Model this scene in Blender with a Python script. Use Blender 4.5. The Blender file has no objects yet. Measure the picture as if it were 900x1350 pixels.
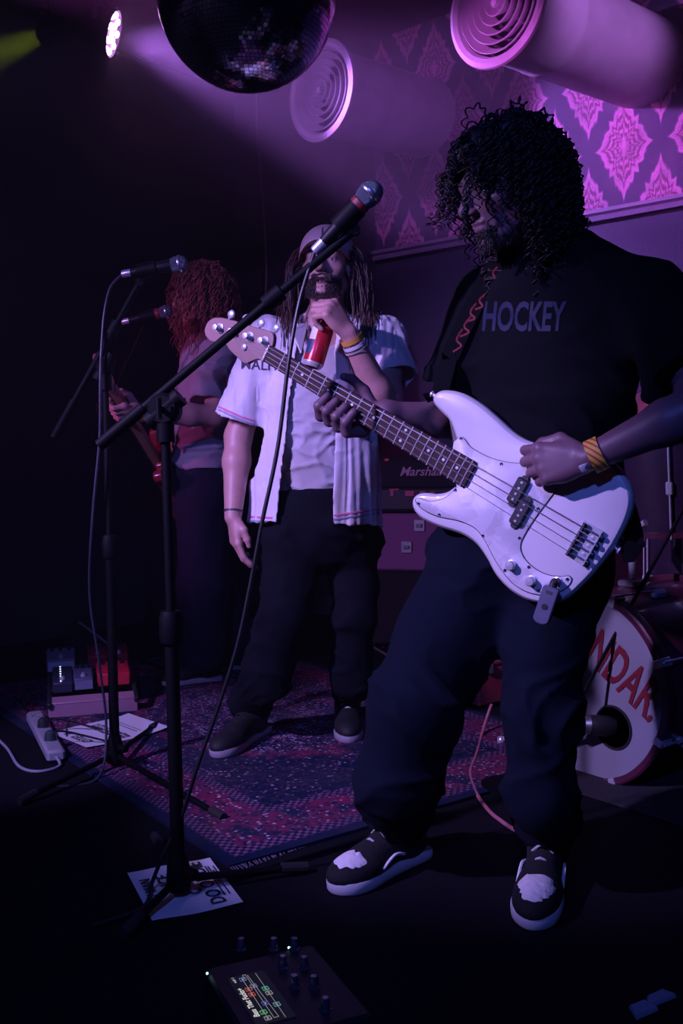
import bpy, bmesh, math, random
import numpy as np
from mathutils import Vector, Matrix
import openvdb

rng = np.random.default_rng(7)
random.seed(7)
SC = bpy.context.scene
COL = SC.collection

# ---------------------------------------------------------------- camera
CAM_H, PITCH, ROLL, FPX = 0.97, math.radians(3.27), math.radians(1.0), 1312.5
cam_d = bpy.data.cameras.new('camera')
cam_d.sensor_fit = 'VERTICAL'; cam_d.sensor_height = 36.0; cam_d.lens = 35.0
cam_d.clip_start = 0.05; cam_d.clip_end = 60
cam = bpy.data.objects.new('camera', cam_d); COL.objects.link(cam)
_f = Vector((0, math.cos(PITCH), -math.sin(PITCH))); _u0 = Vector((0, math.sin(PITCH), math.cos(PITCH))); _r0 = Vector((1, 0, 0))
_r = _r0*math.cos(ROLL) - _u0*math.sin(ROLL); _u = _u0*math.cos(ROLL) + _r0*math.sin(ROLL)
_m = Matrix((_r, _u, -_f)).transposed().to_4x4(); _m.translation = Vector((0, 0, CAM_H))
cam.matrix_world = _m
SC.camera = cam
HAZE = 0.005
HAZE_HIGH = 0.095

def at(x, y, Y):
    """survey helper: the point of the place seen at photo pixel x,y standing Y metres from the camera plane"""
    d = _f + _r*((x-450)/FPX) - _u*((y-675)/FPX)
    return Vector((0, 0, CAM_H)) + d*(Y/d.y)
def onfloor(x, y, z=0.0):
    d = _f + _r*((x-450)/FPX) - _u*((y-675)/FPX)
    return Vector((0, 0, CAM_H)) + d*((z-CAM_H)/d.z)

# ---------------------------------------------------------------- view, world
SC.view_settings.view_transform = 'Standard'; SC.view_settings.look = 'None'
SC.view_settings.exposure = 0.0; SC.view_settings.gamma = 1.0
SC.view_settings.use_curve_mapping = False
w = bpy.data.worlds.new('world'); SC.world = w; w.use_nodes = True
bg = w.node_tree.nodes['Background']; bg.inputs['Color'].default_value = (.10, .11, .45, 1); bg.inputs['Strength'].default_value = 0.004
SC.cycles.volume_bounces = 0
SC.cycles.max_bounces = 4
SC.cycles.use_denoising = True
SC.cycles.sample_clamp_indirect = 2.0

# ---------------------------------------------------------------- stage lights (the room's lamps plus a few added spots)
def spot(name, loc, target, color, power, angle, blend=.5, radius=.06):
    l = bpy.data.lights.new(name, 'SPOT'); l.color = color; l.energy = power
    l.spot_size = math.radians(angle); l.spot_blend = blend; l.shadow_soft_size = radius
    o = bpy.data.objects.new(name, l); COL.objects.link(o)
    o.location = loc; o.rotation_euler = (Vector(target)-Vector(loc)).to_track_quat('-Z', 'Y').to_euler()
    return o
PAR_LOC = at(147, 44, 4.6); PAR_DIR = Vector((.90, .02, -.29)).normalized()
spot('front_spot_lavender', (-2.3, .80, 2.50), (.20, 2.79, .68), (.50, .36, 1.0), 680, 35, .5, .05)
spot('front_spot_rear', (-2.6, .80, 2.20), (-.30, 3.55, 1.24), (.52, .30, 1.0), 250, 31, .6, .05)
spot('added_floor_spot', (-2.6, .80, 2.50), (-.90, 3.35, .0), (.48, .33, 1.0), 560, 17, .7, .05)  # extra spot added to brighten the sheet and pedals on the left floor
spot('front_spot_blue', (-.5, -.8, 2.6), (-.10, 3.0, .45), (.10, .17, 1.0), 150, 54, .9, .08)
spot('side_spot_magenta', (-2.7, 3.1, 1.45), (.0, 4.5, .92), (1.0, .10, .55), 62, 36, .7, .06)
spot('ceiling_par_magenta', PAR_LOC + PAR_DIR*.03, PAR_LOC + PAR_DIR*3, (.52, .18, 1.0), 430, 43, .45, .07)
spot('ceiling_par_wash', PAR_LOC + PAR_DIR*.03, PAR_LOC + PAR_DIR*3, (.45, .16, 1.0), 16, 100, .9, .07)
spot('added_wallpaper_spot', (-1.25, 3.0, 2.48), (1.58, 4.65, 2.50), (.85, .13, 1.0), 250, 19, .8, .06)  # added lamp outside the view, placed to light the right end of the wallpaper
spot('added_duct_spot', (2.2, 2.1, 2.95), (1.06, 4.38, 2.78), (.62, .22, 1.0), 250, 23, .8, .07)  # added unseen lamp, brightens the camera side of the near duct pipe
spot('ceiling_par_green', at(58, 46, 4.7), at(-60, 92, 5.3), (.62, .80, .0), 260, 15, .3, .04)
spot('rear_par_pink', (2.3, 4.9, 3.0), (.55, 2.6, 1.2), (1.0, .08, .55), 26, 50, .8, .06)

# ================================================================ helpers
def tag(o, label=None, cat=None, group=None, kind=None):
    if label: o['label'] = label
    if cat: o['category'] = cat
    if group: o['group'] = group
    if kind: o['kind'] = kind
    return o
def empty(name, loc=(0, 0, 0), label=None, cat=None, group=None):
    o = bpy.data.objects.new(name, None); COL.objects.link(o); o.location = loc; o.empty_display_size = .1
    return tag(o, label, cat, group)
def adopt(ch, par):
    """parent ch (built in world coordinates) to par without moving it"""
    ch.parent = par
    m = Matrix.Identity(4)
    q = par
    m = par_world(par)
    ch.matrix_parent_inverse = m.inverted()
    return ch
def par_world(o):
    m = o.matrix_basis.copy()
    if o.parent is not None:
        m = par_world(o.parent) @ o.matrix_parent_inverse @ m
    return m

# ---------------------------------------------------------------- materials
MATS = {}
def mat(name, col, rough=.6, metal=0., var=.12, scale=30., bump=0., bscale=None, coat=0., spec=.5, emit=None, estr=0., sheen=0., trans=0., alpha=1.):
    if name in MATS: return MATS[name]
    m = bpy.data.materials.new(name); m.use_nodes = True; MATS[name] = m
    nt = m.node_tree; N = nt.nodes; L = nt.links; b = N['Principled BSDF']
    tc = N.new('ShaderNodeTexCoord'); ns = N.new('ShaderNodeTexNoise'); ns.inputs['Scale'].default_value = scale; ns.inputs['Detail'].default_value = 4
    L.new(tc.outputs['Object'], ns.inputs['Vector'])
    mx = N.new('ShaderNodeMix'); mx.data_type = 'RGBA'
    c = np.array(col[:3])
    mx.inputs[6].default_value = (*np.clip(c*(1-var), 0, 1), 1); mx.inputs[7].default_value = (*np.clip(c*(1+var), 0, 1), 1)
    L.new(ns.outputs['Fac'], mx.inputs[0]); L.new(mx.outputs[2], b.inputs['Base Color'])
    b.inputs['Roughness'].default_value = rough; b.inputs['Metallic'].default_value = metal
    b.inputs['Coat Weight'].default_value = coat; b.inputs['Specular IOR Level'].default_value = spec
    b.inputs['Sheen Weight'].default_value = sheen
    b.inputs['Transmission Weight'].default_value = trans
    if emit: b.inputs['Emission Color'].default_value = (*emit, 1); b.inputs['Emission Strength'].default_value = estr
    if bump:
        n2 = N.new('ShaderNodeTexNoise'); n2.inputs['Scale'].default_value = bscale or scale*4; n2.inputs['Detail'].default_value = 3
        L.new(tc.outputs['Object'], n2.inputs['Vector'])
        bp = N.new('ShaderNodeBump'); bp.inputs['Strength'].default_value = bump; bp.inputs['Distance'].default_value = .01
        L.new(n2.outputs['Fac'], bp.inputs['Height']); L.new(bp.outputs['Normal'], b.inputs['Normal'])
    return m
class G:
    """tiny node-graph helper for procedural patterns"""
    def __init__(s, name):
        s.m = bpy.data.materials.new(name); s.m.use_nodes = True; s.N = s.m.node_tree.nodes; s.L = s.m.node_tree.links
        s.b = s.N['Principled BSDF']; tc = s.N.new('ShaderNodeTexCoord'); s.obj = tc.outputs['Object']
        sp = s.N.new('ShaderNodeSeparateXYZ'); s.L.new(s.obj, sp.inputs[0]); s.x, s.y, s.z = sp.outputs
    def op(s, o, a, b=None, c=None):
        n = s.N.new('ShaderNodeMath'); n.operation = o
        for i, v in enumerate((a, b, c)):
            if v is None: continue
            if isinstance(v, (int, float)): n.inputs[i].default_value = v
            else: s.L.new(v, n.inputs[i])
        return n.outputs[0]
    def mix(s, f, a, b):
        n = s.N.new('ShaderNodeMix'); n.data_type = 'RGBA'
        if isinstance(f, (int, float)): n.inputs[0].default_value = f
        else: s.L.new(f, n.inputs[0])
        for i, v in ((6, a), (7, b)):
            if isinstance(v, tuple): n.inputs[i].default_value = (*v, 1)
            else: s.L.new(v, n.inputs[i])
        return n.outputs[2]
    def noise(s, scale, detail=3, vec=None, out='Fac'):
        n = s.N.new('ShaderNodeTexNoise'); n.inputs['Scale'].default_value = scale; n.inputs['Detail'].default_value = detail
        s.L.new(vec or s.obj, n.inputs['Vector']); return n.outputs[out]
    def vor(s, scale, feat='F1', out='Distance', vec=None):
        n = s.N.new('ShaderNodeTexVoronoi'); n.inputs['Scale'].default_value = scale; n.feature = feat
        s.L.new(vec or s.obj, n.inputs['Vector']); return n.outputs[out]
    def step(s, a, t, soft=.02):
        n = s.N.new('ShaderNodeMapRange'); n.inputs[1].default_value = t-soft; n.inputs[2].default_value = t+soft
        s.L.new(a, n.inputs[0]); return n.outputs[0]
    def bump(s, h, strength=.3, dist=.01):
        n = s.N.new('ShaderNodeBump'); n.inputs['Strength'].default_value = strength; n.inputs['Distance'].default_value = dist
        s.L.new(h, n.inputs['Height']); s.L.new(n.outputs[0], s.b.inputs['Normal'])
    def done(s, colour, rough=.7, **k):
        s.L.new(colour, s.b.inputs['Base Color']); s.b.inputs['Roughness'].default_value = rough
        for a, v in k.items(): s.b.inputs[a].default_value = v
        return s.m

# ---------------------------------------------------------------- mesh builder
def V(*a): return np.array(a, float)
def nrm(v): v = np.asarray(v, float); return v/max(np.linalg.norm(v), 1e-9)
class MB:
    def __init__(s): s.v = []; s.f = []; s.n = 0
    def add(s, verts, faces):
        s.v.extend(tuple(map(float, p)) for p in verts); s.f.extend(tuple(i+s.n for i in q) for q in faces); s.n += len(verts); return s
    def box(s, c, d, R=None, bev=0.):
        c = np.array(c, float); h = np.array(d, float)/2
        if bev <= 0:
            P = [V(x, y, z)*h for x in (-1, 1) for y in (-1, 1) for z in (-1, 1)]
            Fc = [(0, 1, 3, 2), (4, 6, 7, 5), (0, 4, 5, 1), (2, 3, 7, 6), (0, 2, 6, 4), (1, 5, 7, 3)]
        else:
            bev = min(bev, *(h*.95)); P = []; Fc = []
            for zz, ins in ((-h[2], bev), (-h[2]+bev, 0), (h[2]-bev, 0), (h[2], bev)):
                x, y = h[0]-ins, h[1]-ins; b = bev if ins == 0 else bev*.6
                P += [V(px, py, zz) for px, py in ((-x+b, -y), (x-b, -y), (x, -y+b), (x, y-b), (x-b, y), (-x+b, y), (-x, y-b), (-x, -y+b))]
            for k in range(3):
                for i in range(8):
                    j = (i+1) % 8; Fc.append((k*8+i, k*8+j, k*8+8+j, k*8+8+i))
            Fc.append(tuple(range(7, -1, -1))); Fc.append(tuple(range(24, 32)))
        if R is not None: P = [np.asarray(R) @ p for p in P]
        return s.add([p+c for p in P], Fc)
    def tube(s, path, rad, seg=10, caps=True, flat=None):
        path = np.array(path, float); n = len(path)
        rad = np.full(n, rad, float) if np.isscalar(rad) else np.array(rad, float)
        T = np.gradient(path, axis=0); T /= np.maximum(np.linalg.norm(T, axis=1, keepdims=True), 1e-9)
        a = V(0, 0, 1) if abs(T[0][2]) < .9 else V(1, 0, 0)
        if flat is not None: a = np.array(flat[0], float)
        P = []; ang = np.linspace(0, 2*np.pi, seg, endpoint=False)
        u = nrm(a - T[0]*(a @ T[0]))
        for i in range(n):
            u = nrm(u - T[i]*(u @ T[i])); w_ = np.cross(T[i], u)
            k = 1. if flat is None else flat[1]
            P += [path[i] + rad[i]*(k*math.cos(t)*u + math.sin(t)*w_) for t in ang]
        Fc = []
        for i in range(n-1):
            for j in range(seg):
                k = (j+1) % seg; Fc.append((i*seg+j, i*seg+k, (i+1)*seg+k, (i+1)*seg+j))
        if caps: Fc.append(tuple(range(seg-1, -1, -1))); Fc.append(tuple(range((n-1)*seg, n*seg)))
        return s.add(P, Fc)
    def lathe(s, prof, c=(0, 0, 0), axis=(0, 0, 1), seg=32, closed=False):
        """prof: list of (radius, height along axis)"""
        ax = nrm(axis); a = V(1, 0, 0) if abs(ax[0]) < .8 else V(0, 1, 0)
        u = nrm(a - ax*(a @ ax)); w_ = np.cross(ax, u); c = np.array(c, float)
        P = []; n = len(prof)
        for r, h in prof:
            for j in range(seg):
                t = 2*math.pi*j/seg; P.append(c + ax*h + max(r, 1e-5)*(math.cos(t)*u + math.sin(t)*w_))
        Fc = []
        for i in range(n if closed else n-1):
            i2 = (i+1) % n
            for j in range(seg):
                k = (j+1) % seg; Fc.append((i*seg+j, i*seg+k, i2*seg+k, i2*seg+j))
        return s.add(P, Fc)
    def cyl(s, a, b, r, seg=16, r2=None, bev=0.):
        a = np.array(a, float); b = np.array(b, float); h = np.linalg.norm(b-a); r2 = r if r2 is None else r2
        if bev: pr = [(0, 0), (r-bev, 0), (r, bev), (r2, h-bev), (r2-bev, h), (0, h)]
        else: pr = [(0, 0), (r, 0), (r2, h), (0, h)]
        return s.lathe(pr, a, b-a, seg)
    def sphere(s, c, r, seg=16, rings=10, R=None):
        r = np.array([r]*3 if np.isscalar(r) else r, float); P = []; c = np.array(c, float)
        for i in range(rings+1):
            th = math.pi*i/rings
            for j in range(seg):
                ph = 2*math.pi*j/seg; p = V(math.sin(th)*math.cos(ph), math.sin(th)*math.sin(ph), math.cos(th))*r
                P.append(c + (p if R is None else np.asarray(R) @ p))
        Fc = [(i*seg+j, (i+1)*seg+j, (i+1)*seg+(j+1) % seg, i*seg+(j+1) % seg) for i in range(rings) for j in range(seg)]
        return s.add(P, Fc)
    def prism(s, poly, levels, frame):
        """poly: 2D outline; levels: list of (inset, z); frame: (origin, ex, ey, ez)"""
        o, ex, ey, ez = [np.array(q, float) for q in frame]; p = np.array(poly, float)
        A = .5*np.sum(p[:, 0]*np.roll(p[:, 1], -1) - np.roll(p[:, 0], -1)*p[:, 1])
        if A < 0: p = p[::-1]
        d = np.roll(p, -1, 0) - np.roll(p, 1, 0); d /= np.maximum(np.linalg.norm(d, axis=1, keepdims=True), 1e-9)
        nn = np.stack([-d[:, 1], d[:, 0]], 1); n = len(p); P = []
        for ins, z in levels:
            q = p + nn*ins; P += [o + ex*a + ey*b + ez*z for a, b in q]
        Fc = []
        for i in range(len(levels)-1):
            for j in range(n):
                k = (j+1) % n; Fc.append((i*n+j, i*n+k, (i+1)*n+k, (i+1)*n+j))
        Fc.append(tuple(range(n-1, -1, -1))); Fc.append(tuple(range((len(levels)-1)*n, len(levels)*n)))
        return s.add(P, Fc)
    def data(s, name, m, angle=35):
        me = bpy.data.meshes.new(name); me.from_pydata(s.v, [], s.f)
        bm = bmesh.new(); bm.from_mesh(me); bmesh.ops.recalc_face_normals(bm, faces=bm.faces); bm.to_mesh(me); bm.free()
        finish(me, m, angle); return me
    def build(s, name, m, parent=None, angle=35):
        o = bpy.data.objects.new(name, s.data(name, m, angle)); COL.objects.link(o)
        if parent is not None: adopt(o, parent)
        return o
def finish(me, m, angle=35):
    if m is not None: me.materials.append(m)
    me.polygons.foreach_set('use_smooth', np.ones(len(me.polygons), bool))
    if angle is not None: me.set_sharp_from_angle(angle=math.radians(angle))
    me.update()
def inst(o, name, parent, M=None):
    c = bpy.data.objects.new(name, o.data); COL.objects.link(c)
    if parent is not None: adopt(c, parent)
    if M is not None: c.matrix_basis = M
    return c
def spline(pts, n=8, closed=False):
    """Catmull-Rom through pts"""
    p = np.array(pts, float); m = len(p); out = []
    for i in range(m if closed else m-1):
        if closed: a, b, c, d = p[(i-1) % m], p[i], p[(i+1) % m], p[(i+2) % m]
        else: a, b, c, d = p[max(i-1, 0)], p[i], p[i+1], p[min(i+2, m-1)]
        for t in np.linspace(0, 1, n, endpoint=False):
            out.append(.5*((2*b) + (c-a)*t + (2*a-5*b+4*c-d)*t*t + (-a+3*b-3*c+d)*t**3))
    if not closed: out.append(p[-1])
    return np.array(out)
def text_mesh(txt, size=1., shear=0., offset=0., extrude=0., spacing=1., align='CENTER'):
    c = bpy.data.curves.new('lettering', 'FONT'); c.body = txt; c.size = size; c.shear = shear; c.offset = offset; c.extrude = extrude
    c.space_character = spacing; c.align_x = align; c.align_y = 'CENTER'; c.resolution_u = 3
    o = bpy.data.objects.new('lettering', c); COL.objects.link(o)
    dg = bpy.context.evaluated_depsgraph_get()
    me = bpy.data.meshes.new_from_object(o.evaluated_get(dg)); bpy.data.objects.remove(o)
    return me
def text_on(txt, name, m, parent, origin, ex, ey, size, xs=1., **k):
    """flat lettering lying in the plane (ex,ey) at origin"""
    me = text_mesh(txt, size, **k); me.materials.clear(); me.materials.append(m)
    o = bpy.data.objects.new(name, me); COL.objects.link(o)
    ex = nrm(ex)*xs; ey = nrm(ey); ez = nrm(np.cross(ex, ey))
    M = Matrix([[ex[i], ey[i], ez[i], origin[i]] for i in range(3)]+[[0, 0, 0, 1]])
    o.matrix_basis = M
    if parent is not None: adopt(o, parent)
    return o
def bezier_cable(name, pts, r, m, parent=None, seg=6, n=10):
    return MB().tube(spline(pts, n), r, seg).build(name, m, parent)

# ---------------------------------------------------------------- signed-distance modelling for bodies and clothes
def vnoise(P, seed=0):
    """smooth value noise in [-1,1], P: (n,3)"""
    P = np.asarray(P, float); i = np.floor(P).astype(np.int64); f = P - i; f = f*f*(3-2*f)
    def h(a):
        n = (a[:, 0]*374761393 + a[:, 1]*668265263 + a[:, 2]*2147483647 + seed*974711) & 0xffffffff
        n = ((n ^ (n >> 13))*1274126177) & 0xffffffff
        return ((n ^ (n >> 16)) & 0xffff)/32767.5 - 1
    r = 0
    for a in (0, 1):
        for b in (0, 1):
            for c in (0, 1):
                wt = (f[:, 0] if a else 1-f[:, 0])*(f[:, 1] if b else 1-f[:, 1])*(f[:, 2] if c else 1-f[:, 2])
                r = r + wt*h(i + np.array([a, b, c]))
    return r
class Field:
    def __init__(s, lo, hi, h):
        s.lo = np.array(lo, float); s.h = h; s.n = np.ceil((np.array(hi, float)-s.lo)/h).astype(int)+1
        s.D = np.full(s.n, .06, np.float32)
        s.M = None
    def P(s, p):
        p = np.asarray(p, float)
        return p if s.M is None else s.M[0] + s.M[1] @ p
    def _blk(s, lo, hi):
        i0 = np.clip(np.floor((lo-s.lo)/s.h).astype(int), 0, s.n-1); i1 = np.clip(np.ceil((hi-s.lo)/s.h).astype(int)+1, 1, s.n)
        if np.any(i1 <= i0): return None
        ax = [(s.lo[k] + s.h*np.arange(i0[k], i1[k])).astype(np.float32) for k in range(3)]
        return (slice(i0[0], i1[0]), slice(i0[1], i1[1]), slice(i0[2], i1[2])), ax[0][:, None, None], ax[1][None, :, None], ax[2][None, None, :]
    def _merge(s, sl, d, k, sub):
        a = s.D[sl]
        if sub:
            b = -d; hh = np.clip(.5 - .5*(a-b)/k, 0, 1); s.D[sl] = a + (b-a)*hh + k*hh*(1-hh)
        else:
            hh = np.clip(.5 + .5*(d-a)/k, 0, 1); s.D[sl] = d + (a-d)*hh - k*hh*(1-hh)
    def cone(s, a, b, ra, rb, k=.015, flat=None, sub=False):
        a = s.P(a); b = s.P(b); R = max(ra, rb); pad = R*(max(1, flat[1]) if flat else 1) + k + 3*s.h + .01
        g = s._blk(np.minimum(a, b)-pad, np.maximum(a, b)+pad)
        if g is None: return s
        sl, x, y, z = g; ab = b-a; l2 = max(ab @ ab, 1e-12)
        px, py, pz = x-a[0], y-a[1], z-a[2]
        t = np.clip((px*ab[0]+py*ab[1]+pz*ab[2])/l2, 0, 1)
        qx, qy, qz = px-t*ab[0], py-t*ab[1], pz-t*ab[2]
        f = 1.
        if flat is not None:
            n = nrm(flat[0] if s.M is None else s.M[1] @ np.asarray(flat[0], float)); sc = flat[1]
            e = (qx*n[0]+qy*n[1]+qz*n[2])*(1/sc-1); qx, qy, qz = qx+e*n[0], qy+e*n[1], qz+e*n[2]; f = min(1., sc)
        d = (np.sqrt(qx*qx+qy*qy+qz*qz) - (ra+(rb-ra)*t))*f
        s._merge(sl, d.astype(np.float32), k, sub); return s
    def chain(s, pts, rs, k=.015, flat=None):
        for i in range(len(pts)-1): s.cone(pts[i], pts[i+1], rs[i], rs[i+1], k, flat)
        return s
    def ell(s, c, r, k=.015, R=None, sub=False):
        c = s.P(c); r = np.array(r, float); R = np.eye(3) if R is None else np.asarray(R, float)
        if s.M is not None: R = s.M[1] @ R; sc = np.linalg.norm(s.M[1][:, 0]); R = R/sc; r = r*sc
        pad = r.max() + k + 3*s.h + .01
        g = s._blk(c-pad, c+pad)
        if g is None: return s
        sl, x, y, z = g; px, py, pz = x-c[0], y-c[1], z-c[2]
        q = [(px*R[0, i]+py*R[1, i]+pz*R[2, i])/r[i] for i in range(3)]
        k0 = np.sqrt(q[0]**2+q[1]**2+q[2]**2); k1 = np.sqrt((q[0]/r[0])**2+(q[1]/r[1])**2+(q[2]/r[2])**2)
        d = np.where(k1 > 1e-6, k0*(k0-1)/np.maximum(k1, 1e-6), -r.min())
        s._merge(sl, d.astype(np.float32), k, sub); return s
    def cut(s, p, n, k=.003):
        """remove everything on the side of plane (p, n) that n points to"""
        p = np.array(p, float); n = nrm(n)
        x = (s.lo[0]+s.h*np.arange(s.n[0]))[:, None, None]; y = (s.lo[1]+s.h*np.arange(s.n[1]))[None, :, None]; z = (s.lo[2]+s.h*np.arange(s.n[2]))[None, None, :]
        d = ((x-p[0])*n[0]+(y-p[1])*n[1]+(z-p[2])*n[2]).astype(np.float32)
        s.D = np.maximum(s.D, d); return s
    def polys(s):
        g = openvdb.FloatGrid(.06)
        D = np.clip(s.D, -.06, .06)
        g.copyFromArray(np.ascontiguousarray(D, np.float32), tolerance=0.)
        pts, tris, quads = g.convertToPolygons(isovalue=0., adaptivity=0.)
        pts = np.asarray(pts, float)*s.h + s.lo
        return pts, np.asarray(tris).reshape(-1, 3), np.asarray(quads).reshape(-1, 4)
    def build(s, name, m, parent=None, disp=None, smooth=1):
        pts, tris, quads = s.polys()
        me = mesh_np(name, pts, tris, quads)
        if disp is not None:
            N = np.empty(len(me.vertices)*3, np.float32); me.vertices.foreach_get('normal', N); N = N.reshape(-1, 3)
            pts = pts + N*disp(pts, N)[:, None]
            me.vertices.foreach_set('co', pts.astype(np.float32).ravel()); me.update()
        finish(me, m, None)
        o = bpy.data.objects.new(name, me); COL.objects.link(o)
        if parent is not None: adopt(o, parent)
        return o
def mesh_np(name, pts, tris, quads):
    me = bpy.data.meshes.new(name); me.vertices.add(len(pts)); me.vertices.foreach_set('co', pts.astype(np.float32).ravel())
    # orientation: signed volume
    vol = 0.
    for q in (tris, quads[:, :3] if len(quads) else quads, quads[:, [0, 2, 3]] if len(quads) else quads):
        if len(q): vol += np.einsum('ij,ij->i', pts[q[:, 0]], np.cross(pts[q[:, 1]], pts[q[:, 2]])).sum()
    if vol < 0: tris = tris[:, ::-1]; quads = quads[:, ::-1]
    idx = np.concatenate([tris.ravel(), quads.ravel()]).astype(np.int32)
    me.loops.add(len(idx)); me.loops.foreach_set('vertex_index', idx)
    st = np.concatenate([np.arange(len(tris))*3, len(tris)*3+np.arange(len(quads))*4]).astype(np.int32)
    me.polygons.add(len(st)); me.polygons.foreach_set('loop_start', st)
    me.update(calc_edges=True); me.validate(); return me

# ================================================================ the room
WT = V(.760, -.650, 0); WN = V(-.650, -.760, 0)          # along the papered wall / out of it into the room
W0 = V(1.361, 4.786, 0)
ZL, ZC = 2.10, 3.30                                       # wallpaper rail, ceiling
def plane_obj(name, m, o, ex, ey, ez, size, kind='structure'):
    """a slab with its own axes: x 0..sx, y 0..sy (thickness), z 0..sz"""
    b = MB(); x, y, z = size
    b.box(((x[0]+x[1])/2, (y[0]+y[1])/2, (z[0]+z[1])/2), (x[1]-x[0], y[1]-y[0], z[1]-z[0]))
    ob = b.build(name, m); ob.matrix_basis = Matrix([[ex[i], ey[i], ez[i], o[i]] for i in range(3)]+[[0, 0, 0, 1]])
    ob['kind'] = kind; return ob

def wallpaper_mat():
    g = G('damask_wallpaper')
    u = g.op('MULTIPLY_ADD', g.x, 1/.36, .5); v = g.op('MULTIPLY_ADD', g.op('SUBTRACT', g.z, 2.40), 1/.64, .5)
    p = g.op('SUBTRACT', g.op('FRACT', u), .5); q = g.op('SUBTRACT', g.op('FRACT', v), .5)
    ap = g.op('ABSOLUTE', p); aq = g.op('ABSOLUTE', q)
    d1 = g.op('MULTIPLY', g.op('ADD', ap, aq), 2); inner = g.op('GREATER_THAN', 1., d1)
    # local coordinates measured from the centre of whichever medallion we are in
    lp = g.op('ADD', g.op('MULTIPLY', inner, ap), g.op('MULTIPLY', g.op('SUBTRACT', 1, inner), g.op('SUBTRACT', .5, ap)))
    lq = g.op('ADD', g.op('MULTIPLY', inner, aq), g.op('MULTIPLY', g.op('SUBTRACT', 1, inner), g.op('SUBTRACT', .5, aq)))
    d = g.op('MULTIPLY', g.op('ADD', lp, lq), 2)
    a = g.op('ARCTAN2', g.op('MULTIPLY', lq, 1.0), g.op('ADD', lp, .0001))
    sc1 = g.op('MULTIPLY', g.op('ABSOLUTE', g.op('SINE', g.op('MULTIPLY', a, 8.))), .09)
    sc2 = g.op('MULTIPLY', g.op('SINE', g.op('MULTIPLY', a, 22.)), .022)
    wob = g.op('MULTIPLY', g.op('SUBTRACT', g.noise(26, 2), .5), .08)
    r = g.op('ADD', g.op('ADD', d, sc1), g.op('ADD', sc2, wob))
    med = g.op('SUBTRACT', 1, g.step(r, .80, .03))
    rings = g.op('MULTIPLY_ADD', g.op('SINE', g.op('MULTIPLY', r, 40.)), .5, .5)
    rings = g.step(rings, .55, .2)
    fil = g.step(g.vor(95, 'SMOOTH_F1'), .38, .12)
    det = g.op('MULTIPLY', rings, g.op('MULTIPLY_ADD', fil, .45, .55))
    core = g.op('SUBTRACT', 1, g.step(g.op('ADD', g.op('MULTIPLY', lp, 2.6), lq), .10, .02))
    outl = g.op('MULTIPLY', g.step(r, .70, .02), g.op('SUBTRACT', 1, g.step(r, .79, .02)))
    det = g.op('MAXIMUM', g.op('MAXIMUM', det, core), outl)
    colm = g.mix(det, (.26, .075, .17), (.78, .34, .58))
    paper = g.mix(med, (.075, .06, .12), colm)
    wear = g.noise(7, 5); paper = g.mix(g.op('MULTIPLY', g.step(wear, .56, .08), .35), paper, (.16, .12, .18))
    paint = g.mix(g.noise(3, 4), (.042, .046, .082), (.060, .064, .110))
    up = g.step(g.z, ZL, .002)
    g.bump(g.op('ADD', g.noise(120, 3), g.op('MULTIPLY', det, .4)), .18, .004)
    bare = g.mix(g.noise(3, 4), (.030, .030, .052), (.042, .042, .070))
    return g.done(g.mix(g.step(g.x, -1.50, .004), bare, g.mix(up, paint, paper)), .62)
plane_obj('wall_right', wallpaper_mat(), W0, WT, -WN, V(0, 0, 1), ((-2.64, 3.4), (0, .12), (0, ZC)))
WC = W0 + WT*-2.64
m_black_wall = mat('black_painted_wall', (.022, .022, .034), .8, var=.3, scale=4, bump=.25, bscale=60)
plane_obj('wall_left', m_black_wall, WC, WN, WT, V(0, 0, 1), ((-.12, 8.5), (-.12, 0), (-.65, ZC)))
# the rail under the wallpaper
rail = MB()
prof = [(0, -.03), (.030, -.03), (.034, -.012), (.022, -.004), (.040, .006), (.040, .022), (.012, .030), (0, .030)]
P = []; Fc = []
for s_ in (-1.50, 3.4):
    for dpt, z in prof: P.append(W0 + WT*s_ + WN*dpt + V(0, 0, ZL+z))
n_ = len(prof)
for i in range(n_-1): Fc.append((i, i+1, n_+i+1, n_+i))
Fc += [tuple(range(n_-1, -1, -1)), tuple(range(n_, 2*n_))]
rail.add(P, Fc); tag(rail.build('trim_1', mat('painted_rail', (.30, .27, .36), .45, bump=.1)), kind='structure')
# skirting along the papered wall
sk = MB(); c = W0 + WT*.38 + WN*.009
sk.box(c + V(0, 0, .06), (6.0, .018, .12), R=np.stack([WT, WN, V(0, 0, 1)], 1), bev=.004)
tag(sk.build('baseboard_right', mat('painted_skirting', (.10, .09, .13), .5)), kind='structure')

def floor_mat():
    g = G('black_stage_deck')
    n = g.noise(2.2, 6); sc = g.noise(38, 4)
    c = g.mix(n, (.003, .003, .0055), (.007, .007, .011))
    scr = g.step(g.noise(90, 2), .66, .05); c = g.mix(g.op('MULTIPLY', scr, .25), c, (.03, .03, .04))
    g.bump(sc, .12, .004)
    return g.done(c, .78, **{'Specular IOR Level': .12})
deck = MB(); deck.box((0, 5.4, -.03), (9.4, 8.1, .06)); tag(deck.build('floor', floor_mat()), kind='structure')
skirt = MB(); skirt.box((0, 1.42, -.36), (9.4, .04, .60)); tag(skirt.build('trim_2', m_black_wall), kind='structure')
pit = MB(); pit.box((0, -1.3, -.69), (9.4, 5.6, .06)); tag(pit.build('floor_pit', mat('pit_floor', (.02, .02, .026), .6, var=.3, scale=3)), kind='structure')
ceil = MB(); ceil.box((0, 2.7, ZC+.04), (9.4, 13.5, .08)); tag(ceil.build('ceiling', mat('black_ceiling', (.02, .02, .028), .85, var=.3, scale=5, bump=.2)), kind='structure')

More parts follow.
